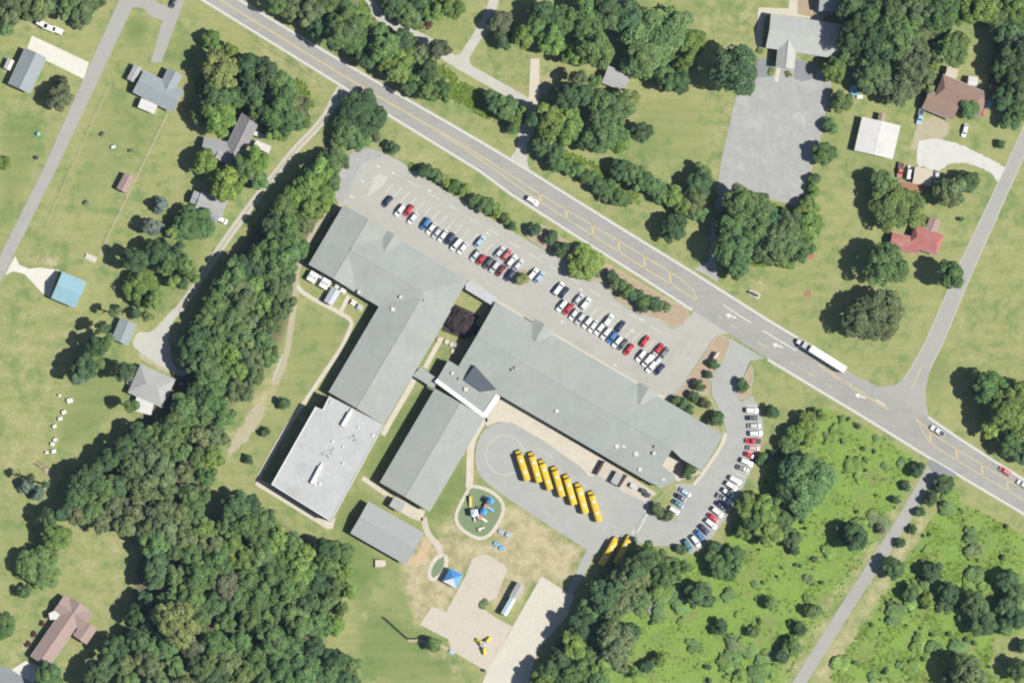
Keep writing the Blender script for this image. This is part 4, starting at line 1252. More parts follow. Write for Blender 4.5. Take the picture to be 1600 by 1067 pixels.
car_row([(878, 478, 'suv', 'white'), (888, 483, 'sedan', 'red'), (897, 491, 'sedan', 'white'), (907, 498, 'suv', 'silver'), (918, 504, 'suv', 'white'), (927, 510, 'sedan', 'white'), (937, 514, 'suv', 'white'), (947, 521, 'suv', 'white'), (957, 527, 'suv', 'blue'),
         (965, 534, 'suv', 'white'), (973, 538, 'sedan', 'dark grey'), (983, 546, 'sedan', 'red'), (1002, 556, 'suv', 'white'), (1012, 563, 'van', 'white'), (1018, 573, 'suv', 'white'), (1026, 567, 'suv', 'silver'), (1031, 577, 'sedan', 'navy')],
        "the car park's right lower row", 'cars in the front car park', lambda c: c[0], 'the left', A2)
car_row([(1175, 641, 'suv', 'white', 4), (1177, 653, 'sedan', 'dark grey', 2), (1179, 665, 'sedan', 'silver', 0), (1181, 677, 'suv', 'white', 0), (1177, 689, 'pickup', 'red', 180), (1177, 700, 'sedan', 'pinkish', 3), (1173, 712, 'sedan', 'red', 22),
         (1167, 722, 'suv', 'white', 25), (1161, 732, 'sedan', 'grey', 22), (1149, 750, 'suv', 'white', 28), (1143, 759, 'suv', 'white', 30), (1138, 770, 'suv', 'white', 33), (1132, 779, 'pickup', 'white', 34), (1127, 790, 'sedan', 'navy', 35),
         (1121, 800, 'suv', 'white', 37), (1115, 809, 'sedan', 'red', 37), (1111, 818, 'suv', 'white', 40), (1102, 828, 'suv', 'navy', 42), (1094, 836, 'sedan', 'blue', 48), (1087, 845, 'suv', 'white', 52), (1075, 852, 'suv', 'teal', 60)],
        'the curving right-hand drive', 'cars along the right-hand drive', lambda c: c[1], 'the top')
car_row([(1071, 769, 'sedan', 'pale blue', 30), (1064, 777, 'sedan', 'navy', 30), (1060, 787, 'sedan', 'teal', 30), (1053, 797, 'hatch', 'white', 32)],
        'the short row by the tree island', 'cars by the tree island', lambda c: c[1], 'the top')
G_ = 'vehicles on the main road'
car(832, 314, 31, 'suv', 'white', 'white car driving on the main road above the car park', G_, .07, 'moving_car')
car(1465, 673, 212, 'pickup', 'white', 'white pickup on the main road below the side-road junction', G_, .07)
car(1571, 736, 212, 'sedan', 'faded red', 'faded red car driving on the main road near the right edge', G_, .07, 'moving_car')
car(1599, 757, 212, 'suv', 'white', 'white car cut by the right edge on the main road', G_, .07, 'moving_car')
car(1438, 183, 102, 'pickup', 'pale blue', 'blue pickup parked below the brown-roofed house', 'vehicles at the houses', .03)
car(1508, 204, 104, 'sedan', 'white', 'white car on the lawn right of the gravel drive', 'vehicles at the houses', .03)
car(1407, 266, 100, 'pickup', 'faded red', 'faded red pickup at the far left of the cream cottage', 'vehicles at the houses', .03)
car(1421, 270, 280, 'van', 'white', 'white van between the red pickup and the cream cottage', 'vehicles at the houses', .03)
car(1464, 276, 95, 'sedan', 'silver', 'silver car in the tree shade right of the cream cottage', 'vehicles at the houses', .03)
car(205, 591, 112, 'van', 'white', 'white van beside the broad hipped grey house', 'vehicles at the houses', .03)
car(345, 343, 25, 'van', 'white', 'white van at the lower corner of the small pale house', 'vehicles at the houses', .03)
car(272, 4, 120, 'sedan', 'dark grey', 'dark car on the house drive at the top edge', 'vehicles at the houses', .06)


def bus_meshes():
    Ln, Wd, Ht = 11.2, 2.44, 2.95
    l, w = Ln / 2, Wd / 2
    fx = l - 1.55                                   # front of the passenger box
    out = {}
    prof = [(-w, .45), (-w, 2.35), (-w * .95, 2.62), (-w * .78, 2.83), (-w * .4, 2.93), (0, 2.95), (w * .4, 2.93), (w * .78, 2.83), (w * .95, 2.62), (w, 2.35), (w, .45)]
    v, f = [], []
    xs = [(-l, .97), (-l + .25, 1.0), (fx - .35, 1.0), (fx, .95)]
    n = len(prof)
    for (x, k) in xs: v += [(x, y * (k if z > .5 else 1), .45 + (z - .45) * k) for y, z in prof]
    for i in range(len(xs) - 1):
        f += [(n * i + j, n * i + j + 1, n * (i + 1) + j + 1, n * (i + 1) + j) for j in range(n - 1)]
        f.append((n * i + n - 1, n * i, n * (i + 1), n * (i + 1) + n - 1))
    f += [tuple(range(n - 1, -1, -1)), tuple(range(n * 3, n * 4))]
    out['body'] = MB().add(v, [q[::-1] for q in f]).mesh('body', M['bus_yellow'])
    hd = MB()
    hd.add([(fx - .05, -1.05, .5), (l, -.85, .5), (l, .85, .5), (fx - .05, 1.05, .5), (fx - .05, -1.0, 1.62), (l - .12, -.75, 1.32), (l - .12, .75, 1.32), (fx - .05, 1.0, 1.62)],
           [(3, 2, 1, 0), (4, 5, 6, 7), (0, 1, 5, 4), (1, 2, 6, 5), (2, 3, 7, 6), (3, 0, 4, 7)])
    out['hood'] = hd.mesh('hood', M['bus_yellow'])
    out['bumper'] = MB().box(l - .02, l + .16, -1.1, 1.1, .42, .72).mesh('bumper', M['dark_metal'])
    out['windscreen'] = MB().box(fx - .02, fx + .03, -1.02, 1.02, 1.68, 2.5).box(fx + .03, fx + .10, -1.12, 1.12, 1.60, 1.69).mesh('windscreen', M['glass'])
    out['hatch'] = MB().box(-.42, .42, -.42, .42, -.05, .08).mesh('roof_hatch', M['white_trim'])
    out['window'] = MB().box(-.36, .36, -.015, .015, -.32, .32).mesh('window', M['glass'])
    out['stripe'] = MB().box(-l + .3, fx - .4, -w - .012, w + .012, 1.25, 1.33).mesh('stripe', M['dark_metal'])
    out['mirror'] = MB().box(-.06, .06, -.14, .14, -.2, .2).mesh('mirror', M['dark_metal'])
    out['wheel'] = MB().cyl((0, -.15, 0), .5, .3, 14, 'y').mesh('wheel', M['tyre'])
    out['rim'] = MB().cyl((0, -.165, 0), .27, .33, 10, 'y').mesh('rim', M['metal'])
    out['dims'] = (l, w, fx)
    return out


BUS = bus_meshes()


def bus(px, py, ang, label):
    l, w, fx = BUS['dims']
    r = tag(empty('school_bus', (*P(px, py, 2.6), .045), -R(ang)), label, 'bus', 'yellow school buses')
    tint = random.uniform(.88, 1.04)
    for k in ('body', 'hood', 'bumper', 'windscreen', 'stripe'): obj(k, BUS[k], None, r, color=(.66 * tint, .455 * tint * random.uniform(.97, 1.03), .018))
    for x in (-2.6, 1.7): obj('roof_hatch', BUS['hatch'], None, r, (x, 0, 2.95))
    for i in range(10):
        for s in (-1, 1): obj('window', BUS['window'], None, r, (-l + .95 + i * .84, s * (w + .003), 1.95))
    for s in (-1, 1):
        obj('mirror', BUS['mirror'], None, r, (fx + .5, s * 1.35, 1.75))
        for x in (-3.0, 4.5):
            wl_ = obj('wheel', BUS['wheel'], None, r, (x, s * (w - .2), .5))
            obj('rim', BUS['rim'], None, wl_)
    return r


NUM = ('leftmost', 'second from the left', 'third from the left', 'middle one', 'third from the right', 'second from the right', 'rightmost')
for i, (x, y) in enumerate(((817, 727), (835.5, 730), (853, 741), (871.5, 753), (890, 765), (908.5, 778), (930, 791))):
    bus(x + random.uniform(-.6, .6), y + random.uniform(-.8, .8), 252.5 + i * .25 + random.uniform(-1, 1), 'yellow school bus, %s in the slanting row on the bus loop' % NUM[i])
bus(952, 861, 300, 'yellow school bus half in tree shade, left of two below the loop')
bus(974.5, 858, 298, 'yellow school bus half in tree shade, right of two below the loop')

# articulated lorry
lor = tag(empty('articulated_lorry', (*P(1293, 561, 3), .065), -R(212.2)), 'white articulated lorry with long trailer on the main road', 'lorry', G_)
obj('trailer', MB().box(-7.4, 7.4, -1.28, 1.28, 1.15, 4.0).box(-7.3, 7.3, -1.2, 1.2, 4.0, 4.03).mesh('trailer'), M['white_trim'], lor)
cab = MB()
cab.add([(8.7, -1.2, .8), (10.9, -1.2, .8), (10.9, 1.2, .8), (8.7, 1.2, .8), (8.7, -1.15, 3.7), (10.3, -1.1, 3.0), (10.3, 1.1, 3.0), (8.7, 1.15, 3.7)],
        [(3, 2, 1, 0), (4, 5, 6, 7), (0, 1, 5, 4), (1, 2, 6, 5), (2, 3, 7, 6), (3, 0, 4, 7)])
cab.add([(10.9, -1.0, .8), (12.6, -.85, .8), (12.6, .85, .8), (10.9, 1.0, .8), (10.8, -.95, 1.95), (12.5, -.75, 1.6), (12.5, .75, 1.6), (10.8, .95, 1.95)],
        [(3, 2, 1, 0), (4, 5, 6, 7), (0, 1, 5, 4), (1, 2, 6, 5), (2, 3, 7, 6), (3, 0, 4, 7)])
obj('cab', cab.mesh('cab'), M['white_trim'], lor)
obj('windscreen', MB().add([(10.93, -1.0, 2.0), (10.93, 1.0, 2.0), (10.36, .95, 2.95), (10.36, -.95, 2.95)], [(0, 1, 2, 3)]).mesh('windscreen'), M['glass'], lor)
obj('chassis', MB().box(5.0, 8.7, -.5, .5, .7, 1.0).mesh('chassis'), M['dark_metal'], lor)
for s in (-.95, .95):
    obj('fuel_tank', MB().cyl((7.6, s, .7), .3, 1.2, 10, 'x').mesh('fuel_tank'), M['metal'], lor)
for x in (-6.4, -5.2, 5.6, 6.9, 11.7):
    for s in (-1, 1):
        q = obj('wheel', BUS['wheel'], None, lor, (x, s * 1.05, .5)); obj('rim', BUS['rim'], None, q)

# ------------------------------------------------------------------ trees
def crown_mesh(name, seed, nlobe, leaf, nleaf, flat_=.75, spread=.72, lobe=(.26, .40), cone=False):
    rng = np.random.default_rng(seed)
    V, T = [], []
    lob = []
    ph = rng.uniform(0, 6.28, 3)
    for i in range(nlobe):
        if cone:
            z = rng.uniform(-.95, 1.2)
            rr = (1.25 - z) / 2.3 * .8
            a = rng.uniform(0, 2 * math.pi)
            c = np.array([rr * math.cos(a), rr * math.sin(a), z]); rad = .16 + .2 * rr
        else:
            d = rng.normal(size=3); d /= np.linalg.norm(d)
            d[2] = abs(d[2]) * 1.0 - .25 * rng.random()
            az = math.atan2(d[1], d[0])
            k = spread * rng.uniform(.42, 1.0) ** .5 * (1 + .10 * math.sin(2 * az + ph[0]) + .09 * math.sin(3 * az + ph[1]) + .07 * math.sin(5 * az + ph[2]))
            c = np.array([d[0] * k, d[1] * k, d[2] * k * flat_]); rad = rng.uniform(*lobe)
        lob.append((c, rad, rng.uniform(.80, 1.18), rng.uniform(-.06, .06)))
    per = nleaf // nlobe
    for c, rad, tint, hue in lob:
        d = rng.normal(size=(per, 3)); d /= np.linalg.norm(d, axis=1)[:, None]
        d[:, 2] = np.where(d[:, 2] < -.35, -d[:, 2], d[:, 2])
        p = c + d * rad * rng.uniform(.78, 1.10, (per, 1))
        nrm = d + rng.normal(size=(per, 3)) * .5 + np.array([0, 0, .35])
        nrm /= np.linalg.norm(nrm, axis=1)[:, None]
        t = np.cross(nrm, rng.normal(size=(per, 3))); t /= np.linalg.norm(t, axis=1)[:, None]
        b = np.cross(nrm, t)
        sz = leaf * rng.uniform(.6, 1.35, (per, 1))
        q = np.stack([p - t * sz - b * sz * .45, p + t * sz * .2 - b * sz * .75, p + t * sz + b * sz * .35, p - t * sz * .25 + b * sz * .75], 1)
        V.append(q.reshape(-1, 3))
        tt = np.clip(tint * rng.uniform(.80, 1.2, per), .5, 1.5)
        T.append(np.stack([tt * (1 + hue), tt, tt * (1 - hue), np.ones(per)], 1))
    V = np.concatenate(V); T = np.concatenate(T)
    me = bpy.data.meshes.new(name)
    nq = len(V) // 4
    me.vertices.add(len(V)); me.vertices.foreach_set('co', V.ravel())
    me.loops.add(len(V)); me.loops.foreach_set('vertex_index', np.arange(len(V)))
    me.polygons.add(nq); me.polygons.foreach_set('loop_start', np.arange(0, len(V), 4))
    me.update(calc_edges=True)
    at = me.attributes.new('tint', 'FLOAT_COLOR', 'FACE')
    at.data.foreach_set('color', T.ravel())
    me.materials.append(M['foliage'])
    return me


def trunk_mesh(seed):
    rng = random.Random(seed)
    mb = MB().tube((0, 0, -.02), (0, 0, .34), .05, 8, .036).tube((0, 0, .33), (.02, .01, .68), .036, 7, .018)
    for k in range(6):
        a = k * 1.05 + rng.random() * .5
        z = rng.uniform(.3, .55)
        mb.tube((0, 0, z), (.24 * math.cos(a), .24 * math.sin(a), z + rng.uniform(.16, .28)), .02, 5, .006)
    return mb.mesh('trunk', M['bark'])


BIG = [crown_mesh('crown', 10 + i, 74, .044, 11500, .8, .84, (.15, .25)) for i in range(4)]
MID = [crown_mesh('crown', 30 + i, 34, .072, 5400, .8, .80, (.20, .32)) for i in range(7)]
SMALL = [crown_mesh('crown', 60 + i, 14, .12, 1300, .9, .64, (.32, .48)) for i in range(5)]
CONE = [crown_mesh('crown', 80 + i, 34, .085, 2400, 1, .7, cone=True) for i in range(2)]
TRUNK = [trunk_mesh(i) for i in range(3)]
TONE = {'d': ((.080, .138, .062), 'dark green'), 'm': ((.116, .192, .070), 'mid-green'), 'b': ((.160, .246, .064), 'bright green'),
        'o': ((.140, .184, .086), 'olive'), 'y': ((.174, .224, .078), 'yellow-green'), 'g': ((.165, .215, .182), 'blue-grey'), 'r': ((.090, .040, .038), 'reddish'), 'w': ((.118, .138, .080), 'brownish'), 'p': ((.056, .039, .039), 'dark purple-brown')}
_tree_n = [0]


def crown_pick(i, Rm):
    return BIG[i % 4] if Rm > 6.6 else MID[i % 7] if Rm > 2.9 else SMALL[i % 5]


def tree_spec(px, py, r, tone, tall, wood):
    """all that is random about one tree"""
    _tree_n[0] += 1
    if wood: r *= random.uniform(.80, 1.22)
    Rm = r * S
    H = tall or min(17.0, Rm * (1.6 + .55 * min(1, max(0, (r - 10) / 22))))
    if wood: H = max(H, 9.5) * random.uniform(.9, 1.15)
    hz = H - Rm * .72
    col = TONE[tone][0]
    k = random.uniform(.84, 1.18)
    col = (col[0] * k * random.uniform(.9, 1.12), col[1] * k, col[2] * k * random.uniform(.9, 1.1))
    if r < 15: Rm *= .9
    sc = (Rm * random.uniform(.98, 1.18), Rm * random.uniform(.98, 1.18), min(Rm, H * .5) * random.uniform(.9, 1.1))
    return dict(i=_tree_n[0], r=r, tone=tone, H=H, hz=hz, xy=P(px, py, hz), col=col, sc=sc, rz=random.random() * 6.28, Rm=Rm)


def tree_build(t, name, label, cat, group):
    root = tag(empty(name, (*t['xy'], 0), t['rz']), label, cat, group)
    H = t['H']
    obj('trunk', TRUNK[t['i'] % 3], None, root, (0, 0, 0), 0, None, (H * .9, H * .9, H))
    if t['tone'] == 'g':
        obj('crown', CONE[t['i'] % 2], None, root, (0, 0, H * .5), 0, t['col'], (t['Rm'] * 1.25, t['Rm'] * 1.25, H * .40))
    else:
        obj('crown', crown_pick(t['i'], t['Rm']), None, root, (0, 0, t['hz'] - t['Rm'] * .1), 0, t['col'], t['sc'])
    return root


def tree_obj(px, py, r, tone, label, group, tall=None, name='garden_shrub', cat='shrub'):
    return tree_build(tree_spec(px, py, r, tone, tall, False), name, label, cat, group)


def sizew(r): return 'big' if r >= 30 else 'small' if r < 11 else 'middling'


GROVES = []


def grove(lst, where, group, axis=1):
    """lst of (x, y, radius, tone); built and labelled by plant_all"""
    wood = len(lst) > 24
    GROVES.append((where, group, axis, [(t[0], t[1], sizew(t[2]), tree_spec(t[0], t[1], t[2], t[3], t[4] if len(t) > 4 else None, wood), t[2] < 15) for t in lst]))


def plant_all(limit=300):
    """the largest trees singly, with labels that count within size and tone; what is left over joins one mass"""
    big = sorted((t[3]['r'] for g in GROVES for t in g[3] if not t[4]), reverse=True)
    cut = big[limit] if len(big) > limit else 0
    rest = []
    for where, group, axis, lst in GROVES:
        word = 'from top' if axis == 1 else 'from left'
        tot, cnt = {}, {}
        lst = sorted(lst, key=lambda q: (q[axis], q[1 - axis]))
        keep = [t for t in lst if t[4] or t[3]['r'] > cut]
        rest += [t[3] for t in lst if not (t[4] or t[3]['r'] > cut)]
        for t in keep:
            k = (t[2], t[3]['tone'], t[4]); tot[k] = tot.get(k, 0) + 1
        for t in keep:
            k = (t[2], t[3]['tone'], t[4])
            cnt[k] = cnt.get(k, 0) + 1
            kind = 'shrub' if t[4] else 'tree'
            if tot[k] == 1: lab = 'the only %s %s %s %s' % (k[0], TONE[k[1]][1], kind, where)
            else: lab = '%s %s %s, %s %s %s' % (k[0], TONE[k[1]][1], kind, ordinal(cnt[k]), word, where)
            tree_build(t[3], 'shrub' if t[4] else 'conifer_tree' if k[1] == 'g' else 'tree', lab, kind, group)
    if not rest: return
    VV, TT = [], []
    for t in rest:
        me = crown_pick(t['i'], t['Rm'])
        v = np.empty(len(me.vertices) * 3); me.vertices.foreach_get('co', v); v = v.reshape(-1, 3) * np.array(t['sc'])
        c, s_ = math.cos(t['rz']), math.sin(t['rz'])
        v = v @ np.array([[c, s_, 0], [-s_, c, 0], [0, 0, 1]]) + np.array([*t['xy'], t['hz'] - t['Rm'] * .1])
        q = np.empty(len(me.polygons) * 4); me.attributes['tint'].data.foreach_get('color', q)
        VV.append(v); TT.append(q.reshape(-1, 4) * np.array([*t['col'], 1]))
    V = np.concatenate(VV); T = np.concatenate(TT)
    me = bpy.data.meshes.new('woodland_infill')
    me.vertices.add(len(V)); me.vertices.foreach_set('co', V.ravel())
    me.loops.add(len(V)); me.loops.foreach_set('vertex_index', np.arange(len(V)))
    me.polygons.add(len(V) // 4); me.polygons.foreach_set('loop_start', np.arange(0, len(V), 4))
    me.update(calc_edges=True)
    me.attributes.new('tint', 'FLOAT_COLOR', 'FACE').data.foreach_set('color', T.ravel())
    me.materials.append(M['foliage'])
    tag(obj('woodland_infill', me, None, color=(1, 1, 1)), 'lesser green crowns filling in between the larger woodland trees', None, None, 'stuff')


grove([(15, 8, 28, 'o'), (55, 6, 28, 'o'), (106, 12, 19, 'm'), (130, 16, 20, 'o'), (8, 40, 16, 'm'), (148, 2, 16, 'm'), (122, 36, 12, 'o'), (36, 20, 14, 'd'), (80, 8, 15, 'd')], 'at the top left corner', 'trees at the top left corner')
grove([(331, 63, 16, 'b'), (357, 79, 14, 'b'), (346, 109, 27, 'y')], 'on the lawn near the main road', 'lawn trees near the main road')
grove([(390, 106, 24, 'd'), (415, 118, 26, 'd'), (440, 145, 28, 'm'), (462, 165, 22, 'o'), (452, 188, 24, 'm'), (425, 180, 24, 'm'), (398, 140, 22, 'd'), (335, 158, 24, 'd'), (342, 186, 27, 'b'), (318, 178, 20, 'm'), (368, 150, 18, 'm'),
       (435, 205, 18, 'b'), (472, 186, 17, 'm'), (405, 165, 20, 'm'), (320, 254, 21, 'b'), (398, 252, 22, 'b'), (378, 262, 22, 'm'), (356, 288, 26, 'b'), (372, 278, 14, 'w'), (404, 280, 16, 'm')], 'round the purplish-grey house', 'trees round the purplish-grey house')
grove([(95, 152, 21, 'w')], 'beside the long blue-grey house', 'single garden trees')
grove([(96, 128, 11, 'w')], 'beside the cream driveway', 'single garden trees')
grove([(4, 254, 13, 'b')], 'at the left edge by the side road', 'single garden trees')
grove([(430, 8, 14, 'm'), (458, 12, 18, 'o'), (486, 20, 21, 'o'), (512, 14, 21, 'm'), (505, 40, 20, 'd'), (535, 45, 26, 'm'), (540, 18, 22, 'm'), (562, 32, 18, 'b'), (555, 62, 20, 'm'), (578, 72, 22, 'm'), (600, 76, 22, 'm'), (592, 52, 14, 'm'),
       (572, 92, 15, 'd'), (605, 98, 16, 'b'), (628, 62, 14, 'd'), (638, 62, 13, 'm'), (634, 90, 20, 'b'), (660, 82, 19, 'o'), (685, 78, 15, 'w'), (622, 114, 17, 'b'), (645, 118, 19, 'm'), (668, 110, 17, 'd'), (680, 126, 18, 'm'), (690, 142, 14, 'm'), (640, 138, 13, 'd'), (668, 142, 15, 'm')],
      'in the roadside belt at the top', 'trees in the roadside belt', 0)
grove([(616, 8, 19, 'd'), (636, 22, 20, 'm'), (655, 10, 18, 'd'), (678, 12, 20, 'b'), (704, 8, 24, 'b'), (650, 36, 14, 'm')], 'above the bend of the farm drive', 'trees above the farm drive', 0)
grove([(664, 38, 12, 'r')], 'beside the farm drive', 'single garden trees')
grove([(782, 36, 19, 'w'), (788, 62, 17, 'd'), (768, 158, 17, 'd'), (790, 168, 20, 'm'), (806, 182, 18, 'b'), (800, 200, 13, 'm')], 'along the right side of the farm drive', 'trees along the farm drive')
grove([(564, 178, 35, 'd', 10.5), (586, 180, 20, 'd', 8), (542, 205, 25, 'm', 8), (532, 222, 17, 'm', 6), (558, 212, 22, 'm', 7.5), (532, 250, 15, 'm', 5)], 'between dirt track and main road', 'trees between track and road')
grove([(612, 231, 12, 'd'), (588, 215, 9, 'w')], 'at the rounded end of the car park', 'small trees by the car park')
# trees left of the chapel lot
grove([(818, 58, 22, 'b'), (838, 40, 16, 'm'), (862, 62, 26, 'b'), (850, 24, 22, 'd'), (885, 30, 26, 'm'), (915, 48, 28, 'm'), (900, 82, 26, 'b'), (930, 78, 24, 'm'), (912, 12, 24, 'm'), (948, 16, 22, 'd'), (960, 30, 18, 'm'),
       (1020, 62, 50, 'm', 15), (1000, 92, 24, 'm'), (985, 30, 22, 'd'), (1082, 68, 27, 'b'), (1072, 98, 18, 'b'), (1042, 124, 24, 'm'), (1060, 128, 16, 'd'), (1148, 110, 40, 'd'), (905, 122, 18, 'o'), (888, 150, 20, 'd'), (912, 148, 20, 'd'),
       (940, 160, 30, 'm'), (965, 165, 22, 'm'), (985, 155, 17, 'y'), (862, 190, 24, 'b'), (888, 200, 24, 'b'), (880, 180, 16, 'b'), (945, 205, 28, 'm'), (920, 218, 18, 'd'), (965, 220, 18, 'b'), (1003, 207, 20, 'd'), (846, 228, 15, 'm'), (866, 238, 14, 'd'), (832, 186, 13, 'd'), (930, 125, 14, 'm')],
      'in the trees left of the chapel lot', 'trees left of the chapel lot')
grove([(864, 256, 14, 'd'), (882, 258, 14, 'm'), (900, 268, 14, 'm'), (918, 277, 14, 'm'), (934, 288, 15, 'd'), (950, 298, 15, 'm'), (966, 308, 15, 'm'), (980, 316, 10, 'm')], 'in the hedge nearest the main road', 'roadside hedge trees', 0)
grove([(968, 264, 17, 'd'), (984, 270, 17, 'm'), (1002, 280, 17, 'm'), (1018, 290, 17, 'm'), (1034, 300, 16, 'm'), (1050, 306, 18, 'b'), (1068, 322, 17, 'b'), (1085, 312, 20, 'o'), (1092, 288, 20, 'd'), (1098, 272, 16, 'm'), (1092, 334, 15, 'm')], 'in the hedge behind the roadside one', 'second hedge trees', 0)
grove([(1054, 357, 21, 'd')], 'alone between road and hedge', 'single garden trees')
grove([(1162, 318, 30, 'm'), (1185, 330, 26, 'm'), (1150, 355, 26, 'm'), (1148, 395, 30, 'm'), (1150, 418, 20, 'm'), (1180, 362, 26, 'm'), (1210, 350, 22, 'd'), (1218, 378, 30, 'o'), (1236, 348, 22, 'o'), (1200, 395, 22, 'm'), (1264, 355, 22, 'b'), (1250, 385, 24, 'm'), (1262, 326, 16, 'b'), (1225, 405, 16, 'b')],
      'in the clump below the chapel lot', 'clump below the chapel lot')
grove([(1303, 110, 20, 'b'), (1316, 160, 17, 'm'), (1298, 197, 13, 'm'), (1288, 240, 18, 'm'), (1273, 280, 11, 'm'), (1270, 298, 11, 'b'), (1266, 312, 10, 'm')], 'along the right edge of the chapel lot', 'trees along the chapel lot')
for k, (x, y) in enumerate(((1206, 112), (1231, 116), (1188, 80))):
    tree_obj(x, y, 6.5, 'y', 'small clipped yellow-green shrub, %s by the chapel porch' % ('left one', 'right one', 'one at the corner')[k], 'chapel shrubs', 1.4)
grove([(1332, 12, 26, 'd'), (1340, 50, 28, 'd'), (1335, 85, 24, 'm'), (1362, 28, 26, 'm'), (1395, 18, 28, 'm'), (1432, 14, 27, 'o'), (1468, 10, 27, 'm'), (1500, 14, 26, 'b'), (1535, 10, 27, 'b'), (1568, 18, 26, 'm'), (1598, 14, 26, 'b'), (1372, 68, 30, 'd'), (1405, 56, 28, 'm'), (1438, 48, 28, 'o'),
       (1462, 36, 22, 'm'), (1365, 105, 26, 'm'), (1395, 98, 28, 'm'), (1425, 92, 28, 'o'), (1452, 78, 22, 'o'), (1488, 78, 25, 'm'), (1385, 130, 24, 'o'), (1415, 132, 28, 'o'), (1445, 122, 24, 'o'), (1352, 128, 18, 'd'), (1405, 150, 16, 'o'), (1470, 58, 16, 'd')],
      'in the wood behind the white-roofed house', 'wood behind the white-roofed house')
grove([(1575, 50, 24, 'd'), (1592, 82, 28, 'd'), (1568, 108, 22, 'd'), (1590, 128, 26, 'd'), (1572, 152, 22, 'd'), (1595, 168, 22, 'm'), (1580, 186, 16, 'm')], 'at the right edge beside the brown house', 'dark trees at the right edge')
grove([(1516, 170, 16, 'm'), (1564, 226, 8, 'd'), (1502, 342, 5, 'd')], 'on the lawns by the east road', 'single garden trees')
grove([(1400, 322, 40, 'y', 13), (1378, 288, 22, 'm'), (1440, 345, 12, 'y'), (1386, 352, 10, 'y'), (1484, 300, 25, 'o'), (1510, 284, 18, 'd'), (1455, 302, 11, 'b'), (1386, 415, 33, 'm', 15), (1487, 429, 24, 'm', 12), (1368, 492, 42, 'o', 15)],
      'on the lawn round the red-roofed house', 'trees round the red-roofed house')
grove([(1545, 605, 26, 'm'), (1528, 598, 18, 'd'), (1570, 640, 30, 'b', 14), (1598, 615, 22, 'b'), (1598, 655, 26, 'b'), (1552, 660, 22, 'b'), (1578, 690, 22, 'm'), (1602, 705, 20, 'd')], 'in the clump at the right edge', 'clump at the right edge', 1)
# around the car park
grove([(664, 268, 13, 'd'), (680, 274, 13, 'm'), (694, 282, 12, 'b'), (710, 291, 11, 'm'), (726, 298, 11, 'b'), (742, 314, 13, 'm'), (758, 321, 15, 'm'), (774, 328, 13, 'b'), (790, 342, 10, 'm'), (800, 352, 9, 'm'),
       (836, 359, 12, 'd'), (861, 370, 12, 'd'), (877, 389, 13, 'd'), (914, 410, 28, 'b', 8.5), (932, 424, 11, 'y'), (957, 432, 12, 'd'), (966, 446, 13, 'm'), (980, 456, 13, 'm'), (994, 462, 13, 'd'), (1008, 468, 13, 'm'), (1022, 476, 13, 'd'), (1036, 480, 12, 'm'), (1004, 480, 11, 'd')],
      'in the bed above the car park', 'trees in the bed above the car park', 0)
grove([(816, 436, 11, 'y')], 'in the middle of the car park', 'single garden trees')
grove([(1117, 569, 9.5, 'd'), (1107, 585, 7.5, 'd'), (1094, 602, 11, 'd'), (1084, 620, 10, 'd'), (1102, 630, 10, 'w'), (1056, 627, 9.5, 'd'), (1068, 631, 10, 'm'), (1078, 640, 9, 'd'), (1119, 655, 13, 'd'), (1160, 602, 11, 'd')], 'in the beds between car park and drive', 'small trees in the drive beds')
grove([(1077, 738, 13, 'd'), (1028, 797, 12, 'o'), (1043, 804, 11, 'w')], 'by the tree island at the school end', 'trees on the tree island')
grove([(1206, 643, 13, 'd'), (1191, 717, 11, 'm'), (1208, 710, 9, 'd')], 'in the grass right of the curving drive', 'trees right of the drive')
grove([(1260, 756, 44, 'm', 15), (1236, 728, 18, 'd', 11), (1226, 772, 20, 'd'), (1170, 790, 22, 'b'), (1196, 796, 24, 'b'), (1178, 815, 20, 'm'), (1200, 830, 22, 'b'), (1165, 826, 16, 'b'), (1222, 812, 17, 'm'), (1245, 800, 15, 'd'), (1335, 840, 22, 'd'), (1322, 832, 16, 'd')],
      'in the rough field left of the lane', 'large trees in the rough field')
grove([(1245, 676, 16, 'b'), (1262, 660, 16, 'b'), (1280, 648, 13, 'b'), (1228, 694, 14, 'm'), (1240, 706, 14, 'm'), (1262, 684, 14, 'b'), (1224, 712, 9, 'd')], 'in the thicket at the field corner', 'thicket at the field corner')
grove([(1008, 866, 17, 'm'), (1006, 884, 20, 'o'), (985, 900, 26, 'o'), (962, 908, 22, 'd'), (993, 887, 22, 'd', 16), (1003, 880, 18, 'd', 13.5), (1008, 905, 20, 'o'), (945, 928, 24, 'd'), (975, 935, 22, 'o'), (1000, 940, 18, 'm'), (928, 952, 22, 'm'), (950, 965, 22, 'm'), (912, 978, 24, 'd'), (935, 992, 22, 'm'), (962, 1000, 26, 'o'), (898, 1008, 20, 'b'), (918, 1022, 20, 'm'), (880, 1030, 22, 'd'), (905, 1045, 22, 'm'), (858, 1048, 20, 'm'), (850, 1067, 18, 'b'), (882, 1062, 20, 'm'), (940, 1038, 20, 'b'), (965, 1035, 16, 'o'), (930, 1062, 20, 'm'), (1030, 872, 18, 'm'), (1052, 885, 19, 'm'), (1035, 900, 16, 'm'), (1026, 922, 12, 'b'), (985, 985, 16, 'd'), (1068, 885, 13, 'm')],
      'in the wood below the parked buses', 'wood below the parked buses')
